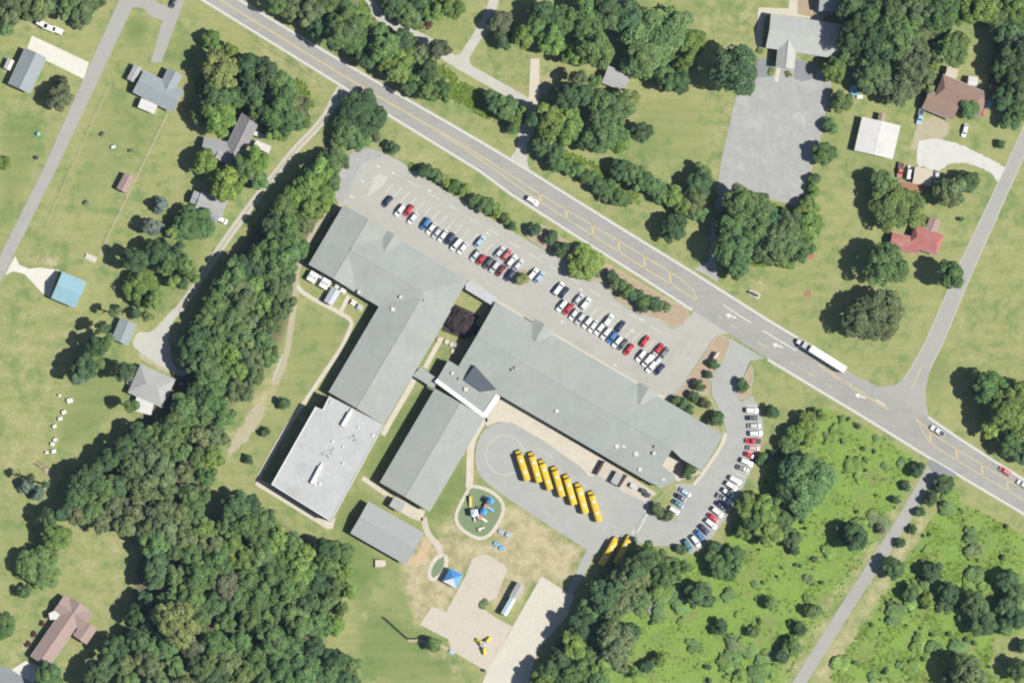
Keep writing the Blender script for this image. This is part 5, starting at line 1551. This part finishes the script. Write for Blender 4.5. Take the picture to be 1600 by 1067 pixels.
# long wood left of the school
WOOD1 = [(515, 252, 17, 'm'), (496, 272, 22, 'b'), (515, 285, 16, 'm'), (482, 292, 22, 'b'), (503, 306, 19, 'b'), (462, 308, 22, 'b'), (485, 325, 20, 'b'), (445, 322, 20, 'm'), (462, 342, 22, 'm'), (432, 350, 22, 'd'), (478, 352, 17, 'o'), (448, 368, 24, 'm'), (425, 385, 22, 'm'),
         (462, 390, 18, 'm'), (405, 402, 22, 'm'), (438, 408, 24, 'm'), (388, 420, 20, 'd'), (420, 428, 22, 'm'), (448, 432, 18, 'd'), (368, 428, 20, 'm'), (400, 448, 22, 'b'), (432, 456, 20, 'o'), (352, 448, 22, 'm'), (378, 462, 22, 'o'), (412, 476, 22, 'b'), (440, 480, 18, 'o'), (338, 478, 22, 'm'), (362, 490, 22, 'm'),
         (392, 498, 22, 'o'), (425, 504, 20, 'm'), (322, 505, 22, 'm'), (345, 518, 22, 'm'), (375, 525, 22, 'm'), (408, 530, 22, 'm'), (308, 535, 22, 'd'), (332, 545, 20, 'm'), (360, 552, 20, 'b'), (392, 560, 22, 'o'), (418, 555, 16, 'm'), (295, 560, 18, 'd'), (320, 575, 22, 'm'), (372, 578, 20, 'b'), (345, 588, 20, 'm'), (398, 588, 18, 'o'),
         (310, 605, 20, 'd'), (335, 618, 22, 'm'), (365, 612, 18, 'o'), (385, 618, 14, 'o'), (290, 640, 22, 'm'), (318, 645, 22, 'm'), (348, 650, 20, 'm'), (268, 664, 20, 'm'), (242, 682, 20, 'm'), (285, 672, 22, 'b'), (312, 680, 20, 'o'), (338, 682, 18, 'o'), (215, 680, 22, 'd'), (258, 692, 22, 'm'),
         (190, 702, 20, 'd'), (230, 712, 22, 'o'), (280, 705, 20, 'm'), (308, 715, 20, 'm'), (332, 715, 18, 'b'), (168, 718, 18, 'd'), (205, 728, 22, 'm'), (252, 735, 22, 'o'), (290, 740, 20, 'o'), (322, 745, 18, 'm'), (135, 748, 24, 'd'), (158, 762, 28, 'm'), (188, 758, 20, 'd'), (222, 762, 22, 'o'), (258, 768, 22, 'o'), (295, 772, 20, 'm'), (318, 775, 16, 'm'),
         (118, 775, 20, 'd'), (140, 795, 20, 'm'), (182, 792, 22, 'o'), (215, 798, 22, 'o'), (250, 802, 22, 'o'), (282, 804, 20, 'o'), (305, 800, 16, 'm'), (120, 805, 16, 'o'), (158, 815, 16, 'o'), (195, 822, 15, 'o'), (228, 828, 14, 'o'), (88, 838, 23, 'b'), (75, 808, 14, 'd'), (100, 802, 15, 'd')]
grove(WOOD1, 'in the long wood left of the school', 'long wood left of the school')
WOOD2 = [(262, 828, 20, 'o'), (240, 848, 20, 'm'), (290, 838, 20, 'o'), (318, 826, 18, 'b'), (330, 850, 22, 'o'), (272, 862, 18, 'm'), (300, 868, 22, 'm'), (245, 878, 20, 'd'), (368, 792, 22, 'd'), (392, 790, 18, 'd'), (385, 818, 22, 'm'), (355, 822, 18, 'm'), (412, 812, 18, 'm'), (405, 838, 22, 'm'), (362, 848, 20, 'b'), (432, 842, 20, 'b'), (455, 848, 18, 'm'),
         (338, 880, 22, 'm'), (375, 872, 22, 'b'), (412, 868, 22, 'm'), (448, 872, 20, 'b'), (478, 862, 18, 'b'), (508, 858, 20, 'd'), (530, 868, 20, 'm'), (510, 882, 20, 'm'), (540, 892, 18, 'b'), (470, 892, 20, 'b'), (425, 898, 22, 'm'), (388, 905, 22, 'm'), (352, 912, 20, 'w'), (312, 900, 22, 'm'), (275, 900, 22, 'm'), (240, 905, 18, 'd'),
         (498, 908, 18, 'd'), (525, 915, 20, 'm'), (545, 922, 16, 'b'), (452, 920, 22, 'm'), (408, 932, 22, 'm'), (372, 938, 20, 'm'), (335, 940, 22, 'd'), (298, 930, 20, 'm'), (262, 938, 22, 'm'), (228, 942, 20, 'd'), (512, 945, 20, 'm'), (480, 940, 20, 'd'), (535, 950, 16, 'b'), (432, 958, 22, 'm'), (392, 968, 22, 'm'), (352, 972, 20, 'm'),
         (275, 972, 30, 'y'), (312, 965, 20, 'm'), (238, 972, 20, 'd'), (212, 960, 16, 'd'), (465, 972, 22, 'm'), (498, 978, 22, 'm'), (522, 975, 15, 'b'), (425, 995, 22, 'm'), (375, 1002, 22, 'm'), (335, 1005, 22, 'm'), (298, 1010, 20, 'w'), (255, 1010, 22, 'm'), (215, 1000, 22, 'd'), (180, 1010, 18, 'd'), (458, 1008, 22, 'm'), (492, 1012, 20, 'd'), (522, 1030, 20, 'd'), (545, 1040, 18, 'm'),
         (400, 1028, 22, 'm'), (355, 1035, 22, 'o'), (315, 1040, 20, 'm'), (275, 1040, 22, 'm'), (232, 1035, 22, 'o'), (195, 1038, 20, 'o'), (158, 1045, 20, 'd'), (438, 1038, 22, 'm'), (475, 1045, 22, 'm'), (508, 1055, 20, 'm'), (540, 1065, 18, 'd'), (380, 1058, 20, 'y'), (335, 1064, 20, 'd'), (290, 1066, 20, 'o'), (245, 1064, 20, 'o'), (200, 1066, 20, 'm'), (148, 1068, 18, 'd'), (415, 1062, 20, 'm'), (455, 1068, 18, 'm')]
grove(WOOD2, 'in the wood at the bottom', 'wood at the bottom')
grove([(62, 884, 32, 'm', 10), (38, 922, 13, 'd'), (2, 978, 23, 'm'), (76, 1057, 21, 'm')], 'round the pinkish-brown house', 'trees round the pinkish-brown house')
for k, (x, y) in enumerate(((65, 973), (53, 990), (43, 1005))):
    tree_obj(x, y, 5.5, 'r', 'small dark red shrub, %s of three by the pinkish-brown house' % ('topmost', 'middle one', 'lowest')[k], 'red shrubs', 1.3)
grove([(301, 350, 26, 'm', 8), (245, 392, 21, 'd'), (210, 405, 18, 'd'), (266, 402, 20, 'm'), (280, 388, 13, 'd'), (288, 414, 16, 'm'), (262, 415, 14, 'm'), (222, 452, 29, 'b', 9), (238, 470, 16, 'b'), (272, 442, 13, 'b'), (285, 445, 10, 'd'), (302, 432, 12, 'b'), (228, 494, 14, 'y'), (212, 490, 8, 'd'), (178, 488, 9, 'm'), (160, 512, 17, 'd'), (150, 540, 18, 'd'), (168, 530, 14, 'm'), (130, 575, 20, 'd'), (147, 562, 16, 'm'), (196, 582, 16, 'd'), (206, 634, 12, 'm'), (72, 756, 8, 'd'), (48, 746, 9, 'd'), (267, 365, 8, 'b')],
      'in the gardens along the dirt track', 'garden trees along the dirt track')
grove([(250, 320, 13, 'g', 7), (238, 355, 15, 'g', 8), (41, 758, 13, 'g', 6), (58, 771, 12, 'g', 6), (126, 588, 13, 'g', 6)], 'in the gardens left of the track', 'blue-grey conifers')
grove([(443, 630, 11, 'd'), (415, 675, 8.5, 'd'), (388, 717, 9, 'd')], 'on the grass strip left of the gym', 'small trees left of the gym')
grove([(678, 1007, 14, 'm')], 'at the corner of the sandy court', 'single garden trees')
tree_obj(756, 944, 9, 'o', 'low olive shrub between sandy court and the white-roofed shelter', 'single garden trees', 1.6)
grove([(1434, 733, 13, 'd'), (1416, 759, 9, 'd'), (1401, 781, 8, 'd'), (1475, 756, 15, 'd'), (1454, 778, 13, 'd'), (1476, 788, 7, 'm'), (1438, 800, 9, 'd'), (1426, 826, 8, 'd'), (1408, 848, 9, 'd'), (1375, 826, 9, 'w')], 'lining the narrow lane', 'small trees lining the narrow lane')
grove([(1396, 887, 18, 'd'), (1456, 893, 16, 'd'), (1424, 926, 15, 'm'), (1482, 928, 17, 'd'), (1474, 950, 14, 'd'), (1522, 942, 22, 'm'), (1538, 975, 20, 'd'), (1576, 908, 18, 'd'), (1588, 930, 18, 'm'), (1575, 945, 17, 'd'), (1590, 965, 17, 'd'), (1572, 978, 14, 'm'), (1512, 1050, 28, 'o'), (1490, 1058, 18, 'd'), (1590, 1045, 19, 'd'), (1598, 1010, 12, 'd'), (1450, 940, 13, 'b')],
      'in the rough field right of the lane', 'large trees right of the lane')
grove([(1092, 930, 19, 'd'), (1108, 935, 11, 'd'), (1125, 978, 13, 'd'), (1118, 985, 9, 'm'), (1125, 885, 18, 'm'), (1148, 872, 18, 'm'), (1112, 872, 13, 'm'), (1140, 895, 14, 'm'), (1115, 853, 12, 'd'), (1064, 858, 9, 'd'), (1236, 840, 16, 'm'), (1242, 860, 10, 'd'), (1178, 985, 11, 'm'), (1270, 955, 14, 'm'), (1250, 982, 12, 'd'), (1238, 1010, 15, 'm'), (1222, 1026, 12, 'd'), (1205, 942, 12, 'm'), (1030, 1030, 13, 'b'), (1012, 1040, 12, 'd'), (990, 1050, 12, 'b'), (980, 1015, 12, 'm')],
      'dotted in the field below the car row', 'trees dotted in the field')


tree_obj(708, 496, 19, 'p', 'dark purple-brown tree, left of two filling the courtyard', 'courtyard trees', 4.6, 'ornamental_tree', 'tree')
tree_obj(728, 508, 19, 'p', 'dark purple-brown tree, right of two filling the courtyard', 'courtyard trees', 4.4, 'ornamental_tree', 'tree')
plant_all()
# low bushes in the rough fields
BUSH = [crown_mesh('bush', 100 + i, 6, .26, 160, .9, .5, (.35, .55)) for i in range(4)]


def bush(px, py, r, tone, label, group):
    Rm = r * S
    col, _ = TONE[tone]
    k = random.uniform(.85, 1.15)
    x, y = P(px, py, Rm * .6)
    if r > 5.5: tone_up = 1.25; col = tuple(c * tone_up for c in col)
    o = obj('bush', random.choice(SMALL if r > 5.5 else BUSH), None, None, (x, y, Rm * (.22 if r > 5.5 else .55)), random.random() * 6, tuple(c * k for c in col), (Rm * random.uniform(.85, 1.45), Rm * random.uniform(.85, 1.3), Rm * (random.uniform(.25, .45) if r > 5.5 else random.uniform(.6, 1.2))))
    return tag(o, label, 'bush', group)


def inside(x, y, poly):
    return bool(in_poly(np.array([x]), np.array([y]), poly)[0])


rngb = random.Random(21)
F1, F2 = FIELDS[0][0], FIELDS[1][0]
for poly, n, box, lab, grp in ((F1, 150, (960, 1440, 640, 1066), 'in the rough field left of the lane', 'bushes left of the lane'),
                               (F2, 120, (1290, 1598, 770, 1066), 'in the rough field right of the lane', 'bushes right of the lane')):
    spots, cnt = [], {}
    while len(spots) < n:
        x, y = rngb.uniform(box[0], box[1]), rngb.uniform(box[2], box[3])
        if not inside(x, y, poly) or (x < 1010 and y < 980) or (1215 < x < 1300 and y < 800): continue
        if poly is F2 and x > 1550 and y > 990 and y < 1055: continue
        if spots and rngb.random() < .62:
            sx, sy = rngb.choice(spots)[:2]
            x, y = sx + rngb.gauss(0, 13), sy + rngb.gauss(0, 13)
            if not inside(x, y, poly) or not (0 < x < 1598 and y < 1064): continue
        rr_ = rngb.choice((2.0, 2.4, 2.8, 3.2, 3.6, 4.0, 4.5, 5.2, 6, 8, 11, 14))
        spots.append((x, y, rr_, rngb.choice('dddmmo' if rr_ < 5.5 else 'mmmbbo')))
    for x, y, r_, t_ in sorted(spots, key=lambda q: q[1]):
        k = ('tiny' if r_ < 3 else 'low' if r_ < 5 else 'wide' if r_ < 9 else 'sprawling', TONE[t_][1])
        cnt[k] = cnt.get(k, 0) + 1
        bush(x, y, r_, t_, '%s %s bush, %s from top %s' % (k[0], k[1], ordinal(cnt[k]), lab), grp)
# weeds: ground cover too fine to count
rngw = np.random.default_rng(5)


def weeds(name, label, polys, n, size, seed):
    rg = np.random.default_rng(seed)
    P_, T_ = [], []
    for poly in polys:
        xs = [p[0] for p in poly]; ys = [p[1] for p in poly]
        X = rg.uniform(min(xs), max(xs), n); Y = rg.uniform(min(ys), max(ys), n)
        k = in_poly(X, Y, poly)
        dr = np.sin(X * .11 + 2 * np.sin(Y * .05)) + np.sin(Y * .13 + 1.7 * np.sin(X * .045)) + rg.uniform(-1.2, 1.2, n)
        k &= dr > -.1
        P_.append(np.stack([(X[k] - 800) * S, (533.5 - Y[k]) * S], 1))
    p = np.concatenate(P_)
    m = len(p)
    s = size * rg.uniform(.5, 1.6, (m, 1))
    a = rg.uniform(0, 6.28, m)
    c3 = np.concatenate([p, np.zeros((m, 1))], 1)
    V = []
    for j in range(3):
        an = a + j * 2.1
        d = np.stack([np.cos(an), np.sin(an), np.zeros(m)], 1)
        e = np.stack([-np.sin(an), np.cos(an), np.zeros(m)], 1)
        up = np.array([0, 0, 1.0])
        V.append(np.stack([c3 + d * s * .1 - e * s * .5, c3 + d * s * .1 + e * s * .5, c3 + d * s * .9 + e * s * .35 + up * s * .34, c3 + d * s * .9 - e * s * .35 + up * s * .34], 1))
    V = np.stack(V, 1).reshape(-1, 3)
    me = bpy.data.meshes.new(name)
    me.vertices.add(len(V)); me.vertices.foreach_set('co', V.ravel())
    me.loops.add(len(V)); me.loops.foreach_set('vertex_index', np.arange(len(V)))
    me.polygons.add(len(V) // 4); me.polygons.foreach_set('loop_start', np.arange(0, len(V), 4))
    me.update(calc_edges=True)
    at = me.attributes.new('tint', 'FLOAT_COLOR', 'FACE')
    t = np.repeat(rg.uniform(.55, 1.2, m), 3)
    at.data.foreach_set('color', np.stack([t * 1.05, t, t * .8, np.ones(3 * m)], 1).ravel())
    me.materials.append(M['foliage'])
    o = obj(name, me, None, color=(.150, .240, .048))
    return tag(o, label, None, None, 'stuff')


weeds('weeds', 'tall bright green weeds filling the rough fields', [F1, F2], 9500, .38, 3)
weeds('undergrowth', 'low green undergrowth beneath the roadside trees', [p for p, w in SOILS] + [FIELDS[2][0], FIELDS[3][0], FIELDS[4][0]], 2500, .8, 4)

# ------------------------------------------------------------------ playground, fences, small things
AN = M['anything']


def play_tower():
    r = tag(empty('play_structure', (*P(757, 795), .05), R(58)), 'long blue-roofed climbing frame in the kerbed play area', 'climbing frame')
    for i, x in enumerate((-3.4, -1.1, 1.2, 3.5)):
        obj('deck', MB().box(x - .9, x + .9, -.9, .9, 1.3, 1.42).mesh('deck'), AN, r, color=[(.45, .28, .2), (.07, .1, .3), (.4, .26, .2), (.08, .12, .35)][i])
        for sx in (-.8, .8):
            for sy in (-.8, .8): obj('post', MB().cyl((x + sx, sy, -.05), .07, 3.0, 7).mesh('post'), AN, r, color=(.03, .06, .22))
    for x in (-1.1, 3.5):
        obj('roof', MB().add([(x - 1.1, -1.1, 2.9), (x + 1.1, -1.1, 2.9), (x + 1.1, 1.1, 2.9), (x - 1.1, 1.1, 2.9), (x, 0, 3.8)], [(3, 2, 1, 0), (0, 1, 4), (1, 2, 4), (2, 3, 4), (3, 0, 4)]).mesh('roof'), AN, r, color=(.08, .32, .62))
    for (x, s, c) in ((3.5, 1, (.25, .55, .75)), (-1.1, 1, (.3, .5, .68)), (-3.4, -1, (.6, .58, .5)), (1.2, -1, (.12, .4, .7))):
        obj('slide', MB().add([(x - .4, s * .9, 1.35), (x + .4, s * .9, 1.35), (x + .4, s * 3.2, .2), (x - .4, s * 3.2, .2), (x - .4, s * .9, 1.65), (x + .4, s * .9, 1.65), (x + .4, s * 3.2, .45), (x - .4, s * 3.2, .45)],
            [(0, 1, 2, 3), (0, 3, 7, 4), (1, 5, 6, 2)]).mesh('slide'), AN, r, color=c)
    obj('bridge', MB().box(-2.5, 3.0, -.35, .35, 1.42, 1.5).mesh('bridge'), AN, r, color=(.4, .25, .2))
    return r


play_tower()
r = tag(empty('climbing_tower', (*P(740, 801), .05), R(10)), 'square white-roofed play tower at the left of the play area', 'play tower')
obj('roof', MB().add([(-1.3, -1.3, 2.5), (1.3, -1.3, 2.5), (1.3, 1.3, 2.5), (-1.3, 1.3, 2.5), (0, 0, 3.3)], [(3, 2, 1, 0), (0, 1, 4), (1, 2, 4), (2, 3, 4), (3, 0, 4)]).mesh('roof'), AN, r, color=(.55, .62, .66))
for sx in (-1.1, 1.1):
    for sy in (-1.1, 1.1): obj('post', MB().cyl((sx, sy, -.05), .08, 2.6, 7).mesh('post'), AN, r, color=(.05, .05, .12))
obj('deck', MB().box(-1.1, 1.1, -1.1, 1.1, 1.1, 1.2).mesh('deck'), AN, r, color=(.25, .2, .2))
obj('slide', MB().add([(-.4, -1.1, 1.2), (.4, -1.1, 1.2), (.4, -3.3, .2), (-.4, -3.3, .2), (-.4, -1.1, 1.45), (.4, -1.1, 1.45), (.4, -3.3, .4), (-.4, -3.3, .4)], [(0, 1, 2, 3), (0, 3, 7, 4), (1, 5, 6, 2)]).mesh('slide'), AN, r, color=(.5, .5, .52))
r = tag(empty('balance_ramp', (*P(735.5, 784), .05), R(-88)), 'long yellow slide lying along the upper left of the play area', 'slide')
obj('bed', MB().add([(-2.0, -.6, 1.4), (2.0, -.6, .2), (2.0, .6, .2), (-2.0, .6, 1.4), (-2.0, -.6, 1.25), (2.0, -.6, .05), (2.0, .6, .05), (-2.0, .6, 1.25)], [(0, 1, 2, 3), (7, 6, 5, 4), (0, 4, 5, 1), (2, 6, 7, 3), (1, 5, 6, 2), (3, 7, 4, 0)]).mesh('bed'), AN, r, color=(.55, .47, .14))
for s in (-.6, .6): obj('side_rail', MB().add([(-2, s - .05, 1.65), (2, s - .05, .45), (2, s + .05, .45), (-2, s + .05, 1.65), (-2, s - .05, 1.4), (2, s - .05, .2), (2, s + .05, .2), (-2, s + .05, 1.4)], [(0, 1, 2, 3), (0, 4, 5, 1), (2, 6, 7, 3)]).mesh('side_rail'), AN, r, color=(.6, .5, .12))
for s in (-.5, .5): obj('leg', MB().cyl((-1.8, s, -.05), .06, 1.35, 6).mesh('leg'), AN, r, color=(.3, .3, .3))
r = tag(empty('spring_rocker_frame', (*P(752, 826), .05), R(20)), 'low pale play frame at the bottom of the play area', 'play frame')
obj('deck', MB().box(-1.3, 1.3, -.6, .6, .5, .62).mesh('deck'), AN, r, color=(.6, .58, .5))
for sx in (-1.1, 1.1):
    obj('arch', MB().tube((sx, -.6, 0), (sx, -.6, 1.4), .06).tube((sx, -.6, 1.4), (sx, .6, 1.4), .06).tube((sx, .6, 1.4), (sx, .6, 0), .06).mesh('arch'), AN, r, color=(.12, .1, .08))
obj('panel', MB().box(-.1, 1.2, -.62, -.56, .62, 1.2).mesh('panel'), AN, r, color=(.18, .42, .25))


def picnic(px, py, label, col=(.18, .42, .62)):
    r = tag(empty('picnic_table', (*P(px, py), .0), R(random.uniform(-40, 40))), label, 'picnic table', 'blue picnic tables')
    obj('table_top', MB().box(-.95, .95, -.42, .42, .70, .76).mesh('table_top'), AN, r, color=col)
    for s in (-.78, .78): obj('seat', MB().box(-.95, .95, s - .14, s + .14, .42, .47).mesh('seat'), AN, r, color=col)
    for s in (-.6, .6): obj('leg', MB().tube((s, -.75, 0), (s, .2, .7), .035).tube((s, .75, 0), (s, -.2, .7), .035).mesh('leg'), M['dark_metal'], r)


picnic(783, 831, 'blue-grey picnic table, upper left of the four below the play area', (.34, .45, .55))
picnic(794, 836, 'pale blue-grey picnic table, upper right of the four below the play area', (.42, .48, .55))
picnic(775, 850, 'blue picnic table, lower left of the four below the play area')
picnic(784, 856, 'blue picnic table, lower right of the four below the play area')
picnic(706, 1018, 'faint blue picnic table on the edge of the sandy court', (.4, .5, .6))
# blue canopy
pv = tag(empty('shade_pavilion', (*P(708, 903, 3), 0), R(-28)), 'square blue-roofed shade pavilion beside the small oval garden', 'pavilion')
q = 2.7
cor = [(-q, -q, 2.5), (q, -q, 2.5), (q, q, 2.5), (-q, q, 2.5)]
for k, c_ in enumerate(((.62, .64, .62), (.10, .30, .52), (.05, .22, .52), (.06, .24, .54))):
    a, b = cor[k], cor[(k + 1) % 4]
    obj('roof_panel', MB().add([a, b, (0, 0, 3.9), (a[0], a[1], 2.42), (b[0], b[1], 2.42)], [(0, 1, 2), (0, 3, 4, 1)]).mesh('roof_panel'), AN, pv, color=c_)
for a in cor: obj('post', MB().cyl((a[0] * .93, a[1] * .93, -.05), .09, 2.62, 8).mesh('post'), M['metal'], pv)
# pale shelter and its paved end
ps = building('shelter', 'narrow white metal-roofed shelter between the two courts', 'shelter', 0, 0)
gable(ps, 794.5, 947, 120, 30, 10, 2.7, .5, roof_mat('roof_shelter', (.45, .58, .65), .05), M['metal'], win='', over=.1, ridge=True)
gable(ps, 808, 923, 120, 26, 13, 2.4, .35, M['roof_pale_grey'], M['metal'], win='', over=.1, ridge=True)
# three-armed yellow play set
y3 = tag(empty('play_set', (*P(754, 1006), .045)), 'three-armed play set with yellow slides on the sandy court', 'play set')
for (x, y) in ((745, 999), (766, 996), (757, 1022)):
    X, Y = P(x, y); X -= y3.location.x; Y -= y3.location.y
    obj('slide', MB().tube((X * .35, Y * .35, 1.5), (X, Y, .5), .55, 10, .62).mesh('slide'), AN, y3, color=(.72, .56, .03))
    obj('walkway', MB().tube((0, 0, 1.4), (X * .5, Y * .5, 1.4), .22, 6).mesh('walkway'), M['metal'], y3)
    obj('post', MB().cyl((X * .5, Y * .5, -.05), .09, 2.4, 7).mesh('post'), M['dark_metal'], y3)
obj('deck', MB().cyl((0, 0, 1.2), 1.1, .15, 8).mesh('deck'), M['metal'], y3)
obj('mast', MB().cyl((0, 0, -.05), .15, 2.7, 8).mesh('mast'), M['metal'], y3)
tb = tag(empty('litter_bin', (*P(756, 1047), .045)), 'dark litter bin at the bottom corner of the sandy court', 'bin')
obj('drum', MB().cyl((0, 0, 0), .45, 1.0, 12, 'z', .5).mesh('drum'), M['dark_metal'], tb)
obj('lid', MB().cyl((0, 0, 1.002), .54, .18, 12, 'z', .3).mesh('lid'), M['dark_metal'], tb)


def fence(name, label, px, h, gap, mat, rails, rr=.012, w=.10):
    pts = [Vector(P(*p)) for p in px]
    r = tag(empty(name, (pts[0].x, pts[0].y, 0)), label, 'fence', 'fences')
    o = pts[0]
    postm = MB().box(-w / 2, w / 2, -w / 2, w / 2, -.1, h).mesh('post', mat)
    for a, b in zip(pts, pts[1:]):
        n = max(1, int((b - a).length / gap))
        for i in range(n):
            q = a + (b - a) * i / n - o
            obj('post', postm, None, r, (q.x, q.y, 0))
        for z in rails:
            s, e = a - o, b - o
            obj('rail', MB().tube((s.x, s.y, z), (e.x, e.y, z), rr, 5).mesh('rail'), mat, r)
    q = pts[-1] - o
    obj('post', postm, None, r, (q.x, q.y, 0))
    return r


fence('timber_fence', 'dark post fence crossing the grass left of the sandy court', [(601, 965), (638, 998), (664, 998)], 1.7, 1.1, M['dark_metal'], (.3, .8, 1.3, 1.65), .05, .3)
for pl in ([(172, 132), (112, 262), (71, 356)], [(71, 356), (143, 398)], [(262, 178), (218, 268), (154, 400)]):
    ribbon('fence_strip', pl, .5, .008, M['dry_grass'] if pl[0][0] < 200 else M['dirt'], 0)
fence('wire_fence', 'thin pale paddock fence running beside the side road', [(172, 132), (112, 262), (71, 356)], 1.2, 5.0, M['wood'], (.6, 1.15))
fence('wire_fence', 'thin pale fence closing the bottom of the paddock', [(71, 356), (143, 398)], 1.2, 5.0, M['wood'], (.6, 1.15))
fence('wire_fence', 'thin pale paddock fence below the blue-grey house', [(262, 178), (218, 268), (154, 400)], 1.2, 5.0, M['wood'], (.6, 1.15))
fence('field_fence', 'wire fence along the roadside bank left of the track', [(402, 66), (470, 108), (500, 128)], 1.1, 5.0, M['wood'], (.4, .8, 1.05))

# white hive boxes and the log pile in the left field
HV = [(109, 626, 1.9), (100, 644, 1.5), (94, 654, 1.4), (85, 666, 1.3), (86, 687, 1.3), (82, 694, 1.3), (84, 705, 1.5), (73, 707, 1.0), (93, 618, .9)]
for i, (x, y, s) in enumerate(sorted(HV, key=lambda t: t[1])):
    r = tag(empty('storage_box', (*P(x, y), 0), R(random.uniform(-30, 30))), 'white box, %s from the top in the straggling line on the left field' % ordinal(i + 1), 'box', 'white boxes on the left field')
    obj('body', MB().box(-s * .5, s * .5, -s * .38, s * .38, -.02, .8).mesh('body'), M['white_trim'], r)
    obj('lid', MB().box(-s * .54, s * .54, -s * .42, s * .42, .802, .9).mesh('lid'), M['white_trim'], r)
lg = tag(empty('log_pile', (*P(67, 731), 0), R(-38)), 'tan pile of cut logs at the end of the white boxes', 'log pile')
for i in range(22):
    a = random.uniform(-.25, .25)
    x0, y0, z0 = random.uniform(-2.6, 2.6), random.uniform(-1.1, 1.1), random.choice((.15, .15, .42))
    l_ = random.uniform(.8, 1.6)
    obj('log', MB().tube((x0 - l_ * math.cos(a), y0 - l_ * math.sin(a), z0), (x0 + l_ * math.cos(a), y0 + l_ * math.sin(a), z0), .17, 7).mesh('log'), AN, lg, color=random.choice(((.5, .42, .28), (.42, .34, .22), (.12, .09, .06), (.55, .48, .34))))
# white trailers by the top-left trees
for i, (x, y, L_, a) in enumerate(((66, 38, 4.2, 28), (77, 44, 4.6, 22), (90, 48, 4.0, 24))):
    r = tag(empty('utility_trailer', (*P(x, y, 1.5), 0), -R(a)), 'white trailer, %s of three by the top left trees' % ('leftmost', 'middle one', 'rightmost')[i], 'trailer', 'white trailers')
    obj('box', MB().box(-L_ / 2, L_ / 2, -1.0, 1.0, .55, 2.1).box(-L_ / 2 + .15, L_ / 2 - .15, -.85, .85, 2.1, 2.18).mesh('box'), M['white_trim'], r)
    obj('drawbar', MB().tube((L_ / 2, -.5, .55), (L_ / 2 + 1.2, 0, .5), .06).tube((L_ / 2, .5, .55), (L_ / 2 + 1.2, 0, .5), .06).mesh('drawbar'), M['dark_metal'], r)
    for s in (-1, 1): obj('wheel', CARS['sedan']['wheels'][0][0], None, r, (-.2, s * .95, .34))
# signs
sg = tag(empty('monument_sign', (*P(1178, 460), 0), R(-28)), 'dark sign on a pale base on the lawn above the road', 'sign')
obj('base', MB().box(-2.2, 2.2, -.9, .9, -.05, .35).mesh('base'), M['pale_concrete'], sg)
obj('board', MB().box(-1.5, 1.5, -.28, .28, .35, 2.0).mesh('board'), M['dark_metal'], sg)
sg = tag(empty('school_sign', (*P(1118, 556), .12), R(58)), 'white sign on posts in the mulch bed by the entrance', 'sign')
obj('board', MB().box(-1.3, 1.3, -.22, .22, .9, 2.5).mesh('board'), M['white_trim'], sg)
for s in (-1.1, 1.1): obj('post', MB().box(s - .15, s + .15, -.15, .15, -.05, .9).mesh('post'), M['brick'], sg)
# blue tarpaulin and clutter by the chapel lot
pool = tag(empty('paddling_pool', (*P(1335, 141), 0)), 'blue paddling pool on the grass right of the chapel lot', 'pool')
obj('rim', MB().cyl((0, 0, -.02), 1.9, .8, 16).mesh('rim'), AN, pool, color=(.12, .36, .62))
obj('water', MB().cyl((0, 0, .801), 1.7, .01, 16).mesh('water'), AN, pool, color=(.25, .52, .66))
tag(obj('garden_chest', MB().box(-1, 1, -.6, .6, -.02, .6).box(-1.05, 1.05, -.65, .65, .602, .7).mesh('garden_chest'), M['white_trim'], None, (*P(1343, 152), 0)), 'white chest beside the blue paddling pool', 'chest')
tag(obj('play_barrel', MB().cyl((-.7, 0, .5), .5, 1.4, 12, 'x').box(-.5, .5, -.3, .3, -.02, .1).mesh('play_barrel'), AN, None, (*P(283, 600), 0), 0, (.12, .5, .55)), 'turquoise barrel at the right side of the hipped grey house', 'barrel')
tag(obj('water_trough', MB().box(-2.2, 2.2, -1.1, 1.1, -.02, .12).box(-1.8, 1.8, -.8, .8, .12, .6).mesh('water_trough'), M['pale_concrete'], None, (*P(141, 403), 0), R(-25)), 'pale trough on a slab at the bottom corner of the paddock', 'trough')
for k, (x, y, c_) in enumerate(((177, 230, (.6, .62, .6)), (160, 210, (.10, .08, .07)), (205, 236, (.12, .10, .08)), (134, 317, (.10, .09, .06)))):
    hb = tag(empty('hay_feeder', (*P(x, y), 0), random.random()), ('pale feeder', 'dark feeder, upper left', 'dark feeder, upper right', 'dark feeder, lowest')[k] + ' of those on the paddock grass', 'feeder', 'paddock feeders')
    obj('rack', MB().box(-.8, .8, -.5, .5, .35, .9).mesh('rack'), AN, hb, color=c_)
    for sx in (-.7, .7): obj('leg', MB().box(sx - .06, sx + .06, -.45, .45, -.02, .35).mesh('leg'), AN, hb, color=c_)
for k, (x, y) in enumerate(((60, 210), (57, 247))):
    tag(obj('water_tank', MB().cyl((0, 0, -.02), .7, 1.0, 14).cyl((0, 0, .98), .5, .12, 14, 'z', .2).mesh('water_tank'), AN, None, (*P(x, y), 0), 0, ((.2, .5, .48), (.05, .05, .05))[k]),
        ('turquoise drum on the lawn left of the side road', 'black drum on the lawn left of the side road')[k], 'drum')
